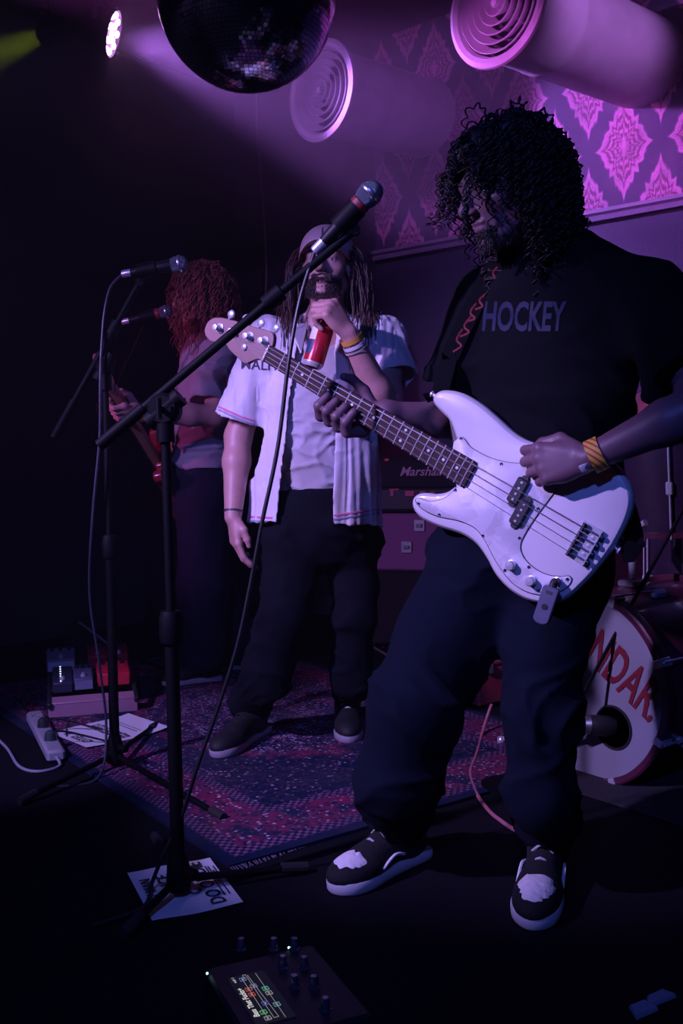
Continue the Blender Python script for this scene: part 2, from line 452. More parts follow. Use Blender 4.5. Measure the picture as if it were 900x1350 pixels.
# thin cable tacked down the rear wall
wp = W0 + WT*-2.42 + WN*.008
cb = MB(); cb.tube(spline([wp + V(0, 0, 3.29), wp + V(.0, 0, 2.95), wp + WT*.03 + V(0, 0, 2.6), wp + WT*.05 + V(0, 0, 2.2), wp + WT*.03 + V(0, 0, 1.9)], 8), .006, 6)
tag(cb.build('wall_cable', mat('grey_cable', (.20, .18, .24), .5)), 'thin pale cable running down the rear wall', 'cable')

# ================================================================ ventilation ducts
m_duct = mat('dusty_white_duct', (.62, .60, .63), .55, var=.22, scale=9, bump=.12, bscale=60)
m_ring = mat('white_diffuser', (.70, .68, .71), .45, var=.08, scale=15)
def duct(Fc_, label):
    ax = nrm(V(.75, .66, .02)); Fc_ = np.array(Fc_); R = .205
    L = ((W0-Fc_) @ (-WN))/(ax @ (-WN)) + .10
    t = empty('ventilation_duct', Fc_, label, 'duct', 'ventilation ducts sticking out of the papered wall')
    b = MB(); b.lathe([(R, .03), (R, .30), (R+.003, .305), (R+.003, .33), (R, .335), (R, L), (R-.012, L), (R-.012, .03)], Fc_, ax, 56, closed=True); b.build('pipe', m_duct, t)
    b = MB(); b.lathe([(.242, -.006), (.246, .004), (.240, .016), (.208, .03), (.198, .03), (.196, .012), (.206, -.004), (.225, -.012)], Fc_, ax, 64, closed=True); b.build('flange', m_ring, t)
    # concentric cone blades of the diffuser, each sloping outward
    for i, r in enumerate((.172, .138, .104, .070, .036)):
        b = MB(); b.lathe([(r+.012, -.004-.003*i), (r+.016, .000-.003*i), (r-.012, .050), (r-.016, .048)], Fc_, ax, 48, closed=True); b.build('diffuser_ring', m_ring, t)
    b = MB(); b.lathe([(0, -.022), (.014, -.020), (.020, -.010), (.012, .05), (0, .05)], Fc_, ax, 24); b.build('centre_boss', m_ring, t)
    b = MB()
    u = nrm(np.cross(ax, V(0, 0, 1))); w_ = np.cross(ax, u)
    for a_ in (45, 165, 285):
        dr = u*math.cos(math.radians(a_)) + w_*math.sin(math.radians(a_)); b.tube([Fc_+ax*.04+dr*.01, Fc_+ax*.04+dr*.2], .004, 6)
    b.build('spider_bar', m_ring, t)
    b = MB(); b.lathe([(0, .09), (R-.012, .09), (R-.012, .095), (0, .095)], Fc_, ax, 40); b.build('damper_disc', mat('duct_inside', (.05, .05, .06), .8), t)
    return t
duct((.650, 4.05, 2.745), 'fat pale ventilation duct over the brightly lit wallpaper')
duct((-.065, 5.05, 2.775), 'pale ventilation duct dimmed by haze, beside the mirror ball')

# ================================================================ mirror ball
def mirror_ball():
    c = np.array(at(325, -4, 2.9)); R = .253
    t = empty('mirror_ball', c, 'big dark mirror ball hanging from the ceiling', 'mirror ball')
    MB().sphere(c, R-.003, 64, 40).build('core', mat('ball_core', (.015, .015, .02), .5), t)
    rows = 66; P = []; Fc = []; nn = 0
    for i in range(1, rows):
        th = math.pi*(i)/rows; n = max(6, int(round(2*math.pi*math.sin(th)*R/.0120)))
        for j in range(n):
            if rng.random() < .006: continue
            ph = 2*math.pi*(j+.5*(i % 2))/n
            d = V(math.sin(th)*math.cos(ph), math.sin(th)*math.sin(ph), math.cos(th)); a = V(-math.sin(ph), math.cos(ph), 0); b_ = np.cross(d, a)
            jit = rng.normal(0, .02, 2); d2 = nrm(d + a*jit[0] + b_*jit[1]); a2 = nrm(a - d2*(a @ d2)); b2 = np.cross(d2, a2)
            ha = math.pi*math.sin(th)*R/n*.88; hb = math.pi*R/rows/2*.88; o = c + d*R
            for dz in (0, -.004):
                for sx, sy in ((-1, -1), (1, -1), (1, 1), (-1, 1)): P.append(o + a2*ha*sx + b2*hb*sy + d*dz)
            Fc += [(nn, nn+1, nn+2, nn+3)] + [(nn+k, nn+4+k, nn+4+(k+1) % 4, nn+(k+1) % 4) for k in range(4)]; nn += 8
    me = bpy.data.meshes.new('mirror_tiles'); me.from_pydata([tuple(p) for p in P], [], Fc)
    me.materials.append(mat('mirror_glass', (.62, .62, .68), .12, 1., var=.15, scale=80)); me.update()
    o = bpy.data.objects.new('mirror_tiles', me); COL.objects.link(o); adopt(o, t); o['kind'] = 'stuff'
    top = c + V(0, 0, R)
    MB().lathe([(0, -.012), (.045, -.010), (.045, .012), (.016, .02), (.016, .07), (0, .07)], top, (0, 0, 1), 24).build('hanger_cap', mat('dark_steel', (.09, .09, .10), .35, .9), t)
    MB().tube([top + V(0, 0, .06), (c[0], c[1], ZC-.10)], .006, 8).build('hanging_rod', MATS['dark_steel'], t)
    MB().cyl((c[0], c[1], ZC-.12), (c[0], c[1], ZC+.005), .05, 20, bev=.006).build('motor', mat('black_plastic', (.018, .018, .022), .45), t)
mirror_ball()

# ================================================================ ceiling par lamps
m_blackm = mat('black_powder_coat', (.016, .016, .02), .5, var=.2)
def par(loc, d, label, glow, strength, size=.105, lens_rows=True):
    loc = np.array(loc); d = nrm(d)
    t = empty('par_lamp', loc, label, 'stage light', 'par lamps under the ceiling')
    s = size/.105
    MB().lathe([(0, -.14*s), (.045*s, -.14*s), (.085*s, -.10*s), (.102*s, -.03*s), (.106*s, .0), (.109*s, .012*s), (.100*s, .012*s), (.098*s, -.004*s), (0, -.004*s)], loc, d, 36).build('housing', m_blackm, t)
    u = nrm(np.cross(d, V(0, 0, 1))); v = np.cross(u, d)
    me_ = mat('lens_glow_'+label[:6].replace(' ', '_'), (.8, .6, .9), .2, emit=glow, estr=strength)
    pts = [(0, 0)] + [(.042*math.cos(a), .042*math.sin(a)) for a in np.arange(4)*math.pi/2+.4] + [(.079*math.cos(a), .079*math.sin(a)) for a in np.arange(9)*2*math.pi/9]
    for x, y in pts:
        c_ = loc + (u*x + v*y)*s + d*.004*s
        MB().lathe([(0, .006*s), (.010*s, .005*s), (.0145*s, .0), (.0145*s, -.006*s), (0, -.006*s)], c_, d, 14).build('led_lens', me_, t)
    # yoke up to the ceiling
    yk = MB(); up = V(0, 0, 1); sd = nrm(np.cross(d, up))
    pa = loc - d*.05*s + sd*.118*s; pb = loc - d*.05*s - sd*.118*s; zt = loc[2]+.17*s
    yk.tube([pa, V(pa[0], pa[1], zt), V(pb[0], pb[1], zt), pb], .008*s, 6, flat=(d, 1.6)); yk.build('yoke', m_blackm, t)
    mid = (pa+pb)/2
    MB().tube([V(mid[0], mid[1], zt-.01), V(mid[0], mid[1], ZC+.01)], .012, 8).build('hanging_pipe', m_blackm, t)
    return t
par(PAR_LOC, PAR_DIR, 'round stage lamp with a cluster of glowing magenta lenses', (.80, .32, 1.0), 26.)
gd = np.array(at(-60, 92, 5.3)) - np.array(at(58, 46, 4.7))
par(np.array(at(58, 46, 4.7)) - nrm(gd)*.03, gd, 'small black stage lamp throwing a yellow-green beam', (.75, .9, .02), 1.5, .055)

# ================================================================ the white bass guitar (local x: bridge to nut, y: towards the floor, z: out of the front)
GQ = V(.471, 1.986, .794); GU = nrm(V(-.737, .471, .486)); GW = V(-.452, .191, -.871); GW = nrm(GW - GU*(GW @ GU)); GF = np.cross(GU, GW)
def gp(x, y, z=0.): return GQ + GU*x + GW*y + GF*z
GFR = (GQ, GU, GW, GF)
m_white = mat('white_lacquer', (.68, .63, .65), .36, var=.03, coat=.12, spec=.35)
m_chrome = mat('chrome', (.80, .80, .84), .28, .6, var=.05)
m_maple = mat('maple_neck', (.34, .18, .13), .4, var=.15, scale=25)
m_rose = mat('rosewood', (.045, .018, .020), .65, spec=.2, var=.35, scale=60)
m_blkpl = mat('black_plastic', (.018, .018, .022), .45)
def pearl_mat():
    g = G('pearloid'); v = g.vor(34, 'F1', 'Color'); s_ = g.N.new('ShaderNodeSeparateColor'); g.L.new(v, s_.inputs[0])
    c = g.mix(s_.outputs[0], (.54, .49, .53), (.70, .66, .69)); c = g.mix(g.step(g.noise(20, 5), .6, .06), c, (.84, .80, .84))
    g.bump(s_.outputs[1], .10, .002)
    return g.done(c, .42, **{'Specular IOR Level': .35})
def bass_guitar():
    t = empty('bass_guitar', gp(0, 0, -.05), 'white electric bass with pearly pickguard held by the curly-haired player', 'bass guitar')
    out = [(.330, -.040), (.352, -.062), (.372, -.076), (.398, -.083), (.422, -.090), (.432, -.103), (.427, -.119), (.407, -.132), (.373, -.141), (.322, -.140), (.273, -.131), (.224, -.121), (.183, -.123), (.133, -.141),
           (.090, -.158), (.046, -.167), (.006, -.163), (-.024, -.150), (-.044, -.134), (-.056, -.116), (-.064, -.092), (-.068, -.062), (-.069, -.025), (-.066, .010), (-.060, .051), (-.052, .084), (-.042, .114), (-.025, .138), (.004, .156), (.038, .166),
           (.077, .166), (.116, .155), (.150, .136), (.187, .122), (.225, .122), (.273, .134), (.318, .140), (.344, .135), (.360, .121), (.361, .103), (.346, .088), (.320, .076), (.300, .060), (.290, .042), (.285, .030)]
    o2 = spline(out, 4, True)
    lv = [(.016, -.044), (.008, -.0415), (.0025, -.036), (0, -.029), (0, -.014), (.002, -.0075), (.007, -.002), (.014, 0)]
    MB().prism(o2, lv, GFR).build('body', m_white, t, 30)
    # black glossy rear comfort edge / strap end
    gd = [(.330, -.030), (.331, -.052), (.324, -.060), (.312, -.058), (.292, -.051), (.249, -.052), (.211, -.061), (.179, -.074), (.140, -.086), (.112, -.094), (.094, -.088), (.088, -.066), (.090, -.042), (.096, .001), (.099, .048), (.094, .075), (.074, .091), (.045, .097), (.016, .094), (-.009, .083), (-.023, .073), (-.032, .078), (-.030, .095), (-.018, .117), (.003, .134), (.037, .147), (.079, .146), (.128, .126), (.162, .106), (.198, .092), (.240, .097), (.286, .113), (.325, .118), (.350, .111), (.345, .102), (.319, .095), (.296, .076), (.284, .052), (.282, .036)]
    g2 = spline(gd, 4, True)
    MB().prism(g2, [(-.0013, .0002), (-.0013, .0016), (.0006, .0020)], GFR).build('pickguard_edge', mat('black_ply', (.012, .012, .016), .4), t)
    gu = MB().prism(g2, [(0, .0010), (.0004, .0026), (.0012, .0031)], GFR).build('pickguard', pearl_mat(), t)
    for x, y in [(.323, -.056), (.216, -.053), (.279, .045), (.340, .113), (.285, .109), (.176, .097), (.104, .060), (.057, .101), (.098, .134), (.015, .132), (-.024, .080), (.100, -.012)]:
        MB().lathe([(0, .0010), (.0015, .0010), (.0032, .0014), (.0036, .0006), (.0036, -.001)], gp(x, y, .0031), GF, 12).build('guard_screw', mat('dark_screw', (.06, .06, .08), .3, .9), t)
    # neck and fretboard
    def hw(x): return .0205 + (.864-x)/(.864-.262)*(.031-.0205)
    nk = MB(); P = []; Fc = []; xs = np.linspace(.262, .864, 14); sg = 9
    for x in xs:
        h = hw(x)
        for k in range(sg+1):
            a = math.pi*k/sg; P.append(gp(x, -h*math.cos(a), .004 - .021*math.sin(a)))
    for i in range(len(xs)-1):
        for k in range(sg): Fc.append((i*(sg+1)+k, i*(sg+1)+k+1, (i+1)*(sg+1)+k+1, (i+1)*(sg+1)+k))
    for i in range(len(xs)-1): Fc.append((i*(sg+1), (i+1)*(sg+1), (i+1)*(sg+1)+sg, i*(sg+1)+sg))
    Fc += [tuple(range(sg+1)), tuple(range((len(xs)-1)*(sg+1)+sg, (len(xs)-1)*(sg+1)-1, -1))]
    neck = nk.add(P, Fc).build('neck', m_maple, t)
    fo = [(.262, -.024), (.270, -hw(.27)), (.864, -hw(.864)), (.864, hw(.864)), (.270, hw(.27)), (.262, .024)]
    fb = MB().prism(fo, [(0, .0035), (0, .0100), (.0015, .0115)], GFR).build('fretboard', m_rose, t)
    for k in range(1, 21):
        x = .864*2**(-k/12); h = hw(x)
        b = MB(); b.tube([gp(x, -h, .0112), gp(x, 0, .0124), gp(x, h, .0112)], .0015, 6); b.build('fret', mat('fret_wire', (.75, .74, .78), .35, .5), fb)
    fx = lambda k: .864*2**(-k/12)
    for k in (3, 5, 7, 9, 12, 15, 17, 19):
        x = (fx(k)+fx(k-1))/2
        for y in ((0,) if k != 12 else (-.013, .013)):
            MB().cyl(gp(x, y, .0108), gp(x, y, .0120), .0034, 12).build('inlay_dot', mat('pearl_dot', (.72, .70, .72), .3), fb)
    b = MB(); b.box(gp(.866, 0, .009), (.005, .041, .011), R=np.stack([GU, GW, GF], 1), bev=.001); b.build('nut', mat('bone', (.75, .70, .62), .4), t)
    # headstock
    ho = [(.866, -.0205), (.873, -.040), (.884, -.048), (.900, -.046), (.956, -.034), (1.010, -.024), (1.045, -.014), (1.066, -.001), (1.074, .020), (1.066, .040), (1.042, .048), (1.020, .042), (1.000, .032), (.990, .036), (.978, .042), (.951, .047), (.918, .051), (.905, .040), (.888, .025), (.866, .0205)]
    h2 = spline(ho, 4, True)
    hs = MB().prism(h2, [(.002, -.014), (0, -.012), (0, -.002), (.0015, 0)], GFR).build('headstock', mat('maple_face', (.27, .13, .13), .35, var=.12, scale=30, coat=.3), t)
    tx = [(.892, -.020), (.938, -.011), (.985, -.001), (1.031, .009)]
    for x, y in tx:
        tu = empty('tuner', gp(x, y)); adopt(tu, t)
        MB().lathe([(.0125, 0), (.0125, .0015), (.008, .003), (.0062, .004), (.0055, .010), (.0070, .018), (.0070, .020), (0, .0205)], gp(x, y), GF, 18).build('post', m_chrome, tu)
        yt = y - .031 - (x-.892)*.02
        MB().tube([gp(x, y-.01, -.020), gp(x, yt, -.020)], .0035, 8).build('shaft', m_chrome, tu)
        MB().sphere(gp(x, yt-.008, -.020), (.011, .011, .004), 14, 8, R=np.stack([GU, GW, GF], 1)).build('key', m_chrome, tu)
        MB().box(gp(x, y-.004, -.017), (.030, .034, .007), R=np.stack([GU, GW, GF], 1), bev=.002).build('gear_plate', m_chrome, tu)
    MB().lathe([(0, 0), (.0075, 0), (.0075, .004), (.004, .0055), (0, .0055)], gp(.938, .017), GF, 16).build('string_tree', m_chrome, t)
    # strings
    for i in range(4):
        f = i/3-.5; r = (.0014, .0012, .0009, .0007)[i]
        yb, yn = f*.057, f*.030; x, y = tx[i]
        px, py = x, y + .006
        MB().tube([gp(-.036, yb, .012), gp(-.002, yb, .0165), gp(.866, yn, .0155), gp(px, py, .0075)], r, 6).build('string', mat('wound_string', (.30, .29, .33), .35, 1.), t)
    # split pickup
    for cx, cy in ((.154, -.0235), (.127, .0125)):
        p = MB(); p.box(gp(cx, cy, .008), (.027, .056, .012), R=np.stack([GU, GW, GF], 1), bev=.003)
        for sy in (-1, 1): p.cyl(gp(cx, cy+sy*.029, .003), gp(cx, cy+sy*.029, .0085), .0075, 14)
        pk = p.build('pickup', m_blkpl, t)
        for k in range(4):
            MB().cyl(gp(cx, cy-.0195+k*.013, .0135), gp(cx, cy-.0195+k*.013, .0152), .0028, 10).build('pole_piece', m_chrome, pk)
    # bridge
    br = empty('bridge', gp(0, 0)); adopt(br, t)
    b = MB(); b.box(gp(-.016, 0, .0012), (.046, .080, .0024), R=np.stack([GU, GW, GF], 1), bev=.0006); b.box(gp(-.038, 0, .006), (.0025, .080, .012), R=np.stack([GU, GW, GF], 1)); b.build('bridge_plate', m_chrome, br)
    for i in range(4):
        y = (i/3-.5)*.057
        MB().cyl(gp(-.002, y-.0085, .0105), gp(-.002, y+.0085, .0105), .0052, 12, bev=.001).build('saddle', mat('dark_saddle', (.10, .10, .13), .3, 1.), br)
        MB().tube([gp(-.002, y, .0085), gp(-.041, y, .0085)], .0022, 8).build('saddle_screw', MATS['dark_saddle'], br)
        MB().cyl(gp(-.0395, y, .0085), gp(-.046, y, .0085), .0055, 12, bev=.001).build('ball_end', MATS['dark_saddle'], br)
    for i in range(3):
        y = (i-1)*.019
        MB().lathe([(.0045, 0), (.004, .0018), (.001, .0022), (0, .0012)], gp(-.026, y, .0024), GF, 12).build('bridge_screw', m_chrome, br)
    # knobs
    for x, y in ((.090, .117), (.037, .122)):
        k = MB(); k.lathe([(0, .0185), (.0085, .018), (.0098, .0165), (.0100, .003), (.0120, .0026), (.0120, 0), (0, 0)], gp(x, y, .003), GF, 24); k.build('knob', m_chrome, t)
    MB().lathe([(.009, 0), (.009, .003), (.006, .004), (.0045, .004), (.0045, -.002), (0, -.002)], gp(-.009, .094, .003), GF, 20).build('jack_plate', m_chrome, t)
    for x, y in ((-.069, -.02), (.434, -.106)):
        d = nrm(GU*(-1 if x < 0 else 1)); MB().lathe([(.004, 0), (.004, .008), (.0075, .011), (.0075, .014), (0, .014)], gp(x, y, -.022) - d*.003, d, 14).build('strap_button', m_chrome, t)
    MB().lathe([(0, .0006), (.004, .0006), (.0045, 0)], gp(-.048, .052, -.003), GF, 10).build('scratch', MATS['dark_screw'], t)
    return t
BASS = bass_guitar()
# wireless transmitter plugged into the jack
def transmitter():
    a = gp(-.009, .094, .006); d = nrm(GW*.93 - GU*.22 + GF*.10); n = GF; sd = np.cross(d, n)
    t = empty('wireless_transmitter', a, 'dark wireless transmitter plugged into the jack of the white bass', 'transmitter')
    MB().cyl(a - GF*.002, a + GF*.022, .0075, 16, bev=.002).build('plug', m_blkpl, t)
    MB().tube([a + GF*.018, a + GF*.018 + d*.022], .0085, 12).build('hinge', m_blkpl, t)
    R = np.stack([sd, d, n], 1); c = a + GF*.020 + d*.048
    o = [(.017*math.cos(q)*1., .030+.010*math.sin(q)) for q in np.linspace(0, math.pi, 9)] + [(-.017, -.034), (-.013, -.038), (.013, -.038), (.017, -.034)]
    bd = MB().prism(o, [(.002, -.007), (0, -.005), (0, .006), (.002, .008)], (c, sd, d, n)).build('casing', mat('slate_plastic', (.10, .10, .16), .32), t)
    MB().cyl(c + n*.008 + d*.004, c + n*.0095 + d*.004, .0062, 18).build('button', m_blkpl, bd)
    MB().box(c + n*.0083 - d*.026, (.014, .007, .001), R=R).build('display_window', m_blkpl, bd)
transmitter()

# ================================================================ microphones and stands
m_stand = mat('black_stand_tube', (.0025, .0025, .004), .6, var=.2, spec=.14)
m_grille = mat('mic_grille', (.11, .13, .17), .45, .6, var=.35, scale=260, bump=.6, bscale=700)
def microphone(head, tail, label, tape=None, tailc=(.55, .55, .6)):
    head = np.array(head, float); tail = np.array(tail, float); d = nrm(head-tail); L = np.linalg.norm(head-tail)
    t = empty('microphone', tail, label, 'microphone', 'vocal microphones')
    MB().lathe([(.012, -L+.006), (.0135, -L+.02), (.0165, -L*.5), (.0200, -.026), (.0185, -.022), (0, -.022)], head, d, 24).build('handle', mat('mic_handle', (.006, .006, .008), .5, spec=.25), t)
    MB().lathe([(.0105, -L-.022), (.012, -L-.018), (.012, -L+.012), (0, -L+.012)], head, d, 18).build('connector', mat('steel_connector_'+('a' if tape else 'b'), tailc, .35, .6), t)
    MB().lathe([(0, .026), (.011, .024), (.020, .016), (.0250, .003), (.0255, -.005), (.0235, -.018), (.0200, -.026), (0, -.026)], head, d, 28).build('grille', m_grille, t)
    MB().lathe([(.0250, -.005), (.0262, -.003), (.0262, .003), (.0250, .005)], head, d, 28).build('grille_band', mat('mic_band', (.45, .46, .55), .3, .9), t)
    if tape: MB().lathe([(.0195, -.044), (.0212, -.044), (.0216, -.028), (.0200, -.028)], head, d, 24).build('tape_ring', mat('red_tape', tape, .5), t)
    return t
def stand(base, clutch, boom_a, boom_b, legs, label, r=.011, clip=None, zhub=.16, clutch_r=.03):
    base = np.array(base, float); clutch = np.array(clutch, float); A = np.array(boom_a, float); B = np.array(boom_b, float)
    t = empty('microphone_stand', base, label, 'mic stand', 'microphone stands on the stage')
    zm = clutch[2]*.56
    ax = nrm(clutch - base)
    p = lambda z: base + (clutch-base)*(z/clutch[2])
    MB().tube([p(max(zhub-.04, .02)), p(zm)], r*1.25, 14).build('lower_tube', m_stand, t)
    MB().tube([p(zm-.02), p(clutch[2])], r*.85, 14).build('upper_tube', m_stand, t)
    MB().lathe([(0, -.035), (r*1.9, -.035), (r*2.1, -.02), (r*2.1, .02), (r*1.7, .035), (0, .035)], p(zm), ax, 18).build('height_clutch', m_stand, t)
    hh = min(.05, zhub*.7); MB().lathe([(0, -hh), (r*2.0, -hh), (r*2.2, -hh*.6), (r*2.0, hh*.4), (r*1.5, hh), (0, hh)], p(zhub), ax, 18).build('leg_hub', m_stand, t)
    MB().cyl(p(zhub)+V(.02, -.02, .01), p(zhub)+V(.045, -.045, .012), .012, 12, bev=.002).build('hub_knob', m_stand, t)
    for q in legs:
        q = np.array([q[0], q[1], .016]); d = nrm(q - p(zhub))
        lg = MB().tube([p(zhub)-V(0, 0, min(.03, zhub*.3)) + nrm(V(d[0], d[1], 0))*.02, q], .0085, 10).build('leg', m_stand, t)
        MB().tube([q - d*.05, q + d*.012], .0125, 10).build('rubber_foot', mat('rubber', (.012, .012, .014), .8), lg)
    bd = nrm(B-A)
    bm_ = MB(); bm_.tube([A, B], r*.80, 14); boom = bm_.build('boom', m_stand, t)
    MB().tube([A, A + bd*.13], r*1.12, 14).build('boom_grip', m_stand, boom)
    MB().tube([A + bd*.66*np.linalg.norm(B-A), A + bd*(.66*np.linalg.norm(B-A)+.045)], r*1.5, 14).build('boom_collar', m_stand, boom)
    # clutch joint: two cheeks and a T handle
    n = nrm(np.cross(bd, ax)); n = n if n[1] < 0 else -n
    c_ = MB(); c_.lathe([(0, -.022), (clutch_r*.95, -.022), (clutch_r, -.016), (clutch_r, .012), (clutch_r*.8, .02), (0, .02)], clutch, n, 22); c_.build('boom_clutch', m_stand, t)
    MB().tube([clutch - bd*.045, clutch + bd*.045], r*1.7, 14).build('boom_sleeve', m_stand, t)
    MB().tube([clutch - V(0, 0, .07), clutch], r*1.6, 14).build('clutch_neck', m_stand, t)
    hk = MB(); hk.tube([clutch + n*.02, clutch + n*.045], .006, 8); hk.tube([clutch + n*.045 + ax*.022, clutch + n*.045 - ax*.022], .0065, 8); hk.build('wing_nut', m_stand, t)
    if clip is not None:
        ch, ct = np.array(clip[0], float), np.array(clip[1], float); md = nrm(ch-ct); mid = ct + (ch-ct)*clip[2]
        k = MB(); k.tube([mid - md*.028, mid + md*.030], [.0215, .0235], 16); k.tube([mid - nrm(mid-B)*.006, B], .0115, 10); k.lathe([(0, -.012), (.012, -.012), (.012, .012), (0, .012)], B, n, 14); k.build('mic_clip', m_stand, t)
    return t
b1 = onfloor(236, 1182)
mh1, mt1 = at(489, 254, 2.10), at(424, 322, 2.13)
microphone(mh1, mt1, 'vocal microphone with a red tape ring, tilted up beside the curly-haired player', (.20, .010, .018), (.62, .62, .70))
cl1 = at(217, 540, 2.165); bt1 = at(467, 303, 2.125); be1 = at(131, 587, 2.185)
stand((b1.x, b1.y, 0), cl1, be1, bt1, [onfloor(398, 1152), onfloor(168, 1236), onfloor(205, 1112)], 'tall black boom stand standing on the set list sheet', .0125, (mh1, mt1, .52), .055, .036)
b2 = onfloor(152, 1012)
mh2, mt2 = at(237, 348, 3.05), at(170, 360, 3.06)
microphone(mh2, mt2, 'black vocal microphone lying level, hiding the red-haired guitarist', None, (.50, .52, .62))
stand((b2.x, b2.y, 0), at(138, 484, 3.07), at(71, 577, 3.05), at(184, 372, 3.07), [onfloor(292, 1084), onfloor(30, 1062), onfloor(205, 962)], 'black boom stand beside the guitar pedals, its boom pointing down', .0125, (mh2, mt2, .35), .060, .028)
mh3, mt3 = at(219, 411, 3.95), at(168, 423, 3.95)
microphone(mh3, mt3, 'distant vocal microphone in front of the guitarist with its grille by his beard', (.55, .04, .12), (.50, .48, .60))
a3, e3 = at(118, 590, 4.46), at(193, 424, 3.97); c3 = a3 + (e3-a3)*.34; b3 = Vector((c3.x, c3.y, 0))
stand((b3.x, b3.y, 0), c3, a3, e3, [(b3.x+.22, b3.y+.14), (b3.x-.22, b3.y+.12), (b3.x+.05, b3.y-.12)], 'distant black boom stand behind the guitar pedals', .010, (mh3, mt3, .5), .15, .024)

m_cable = mat('black_cable', (.012, .012, .015), .45)
def cable(pts, r, m, label, n=10):
    o = MB().tube(spline([np.array(p, float) for p in pts], n), r, 8).build('cable', m); tag(o, label, 'cable'); return o
cable([np.array(mt1)-nrm(np.array(mh1)-np.array(mt1))*.02, at(408, 352, 2.13), at(393, 405, 2.12), at(380, 480, 2.11), at(366, 590, 2.11), at(345, 690, 2.11), at(330, 770, 2.11), at(313, 850, 2.11), at(290, 925, 2.12), at(262, 1005, 2.13), at(238, 1080, 2.15), at(214, 1130, 2.15), at(200, 1165, 2.17), V(*onfloor(196, 1190))+V(0, 0, .008), V(*onfloor(180, 1205))+V(0, 0, .006), V(*onfloor(120, 1225))+V(0, 0, .006)], .0045, m_cable, 'black cable hanging in a long slant from the tilted microphone')
cable([np.array(mt2)-nrm(np.array(mh2)-np.array(mt2))*.02, at(146, 378, 3.06), at(138, 410, 3.05), at(134, 455, 3.04), at(132, 510, 3.03), at(131, 580, 3.03), at(122, 680, 3.03), at(118, 780, 3.04), at(130, 870, 3.05), at(140, 960, 3.05), V(*onfloor(128, 1030))+V(0, 0, .008), V(*onfloor(60, 1040))+V(0, 0, .006)], .0042, mat('dark_blue_cable', (.03, .03, .05), .4), 'dark cable drooping from the level microphone down its stand')

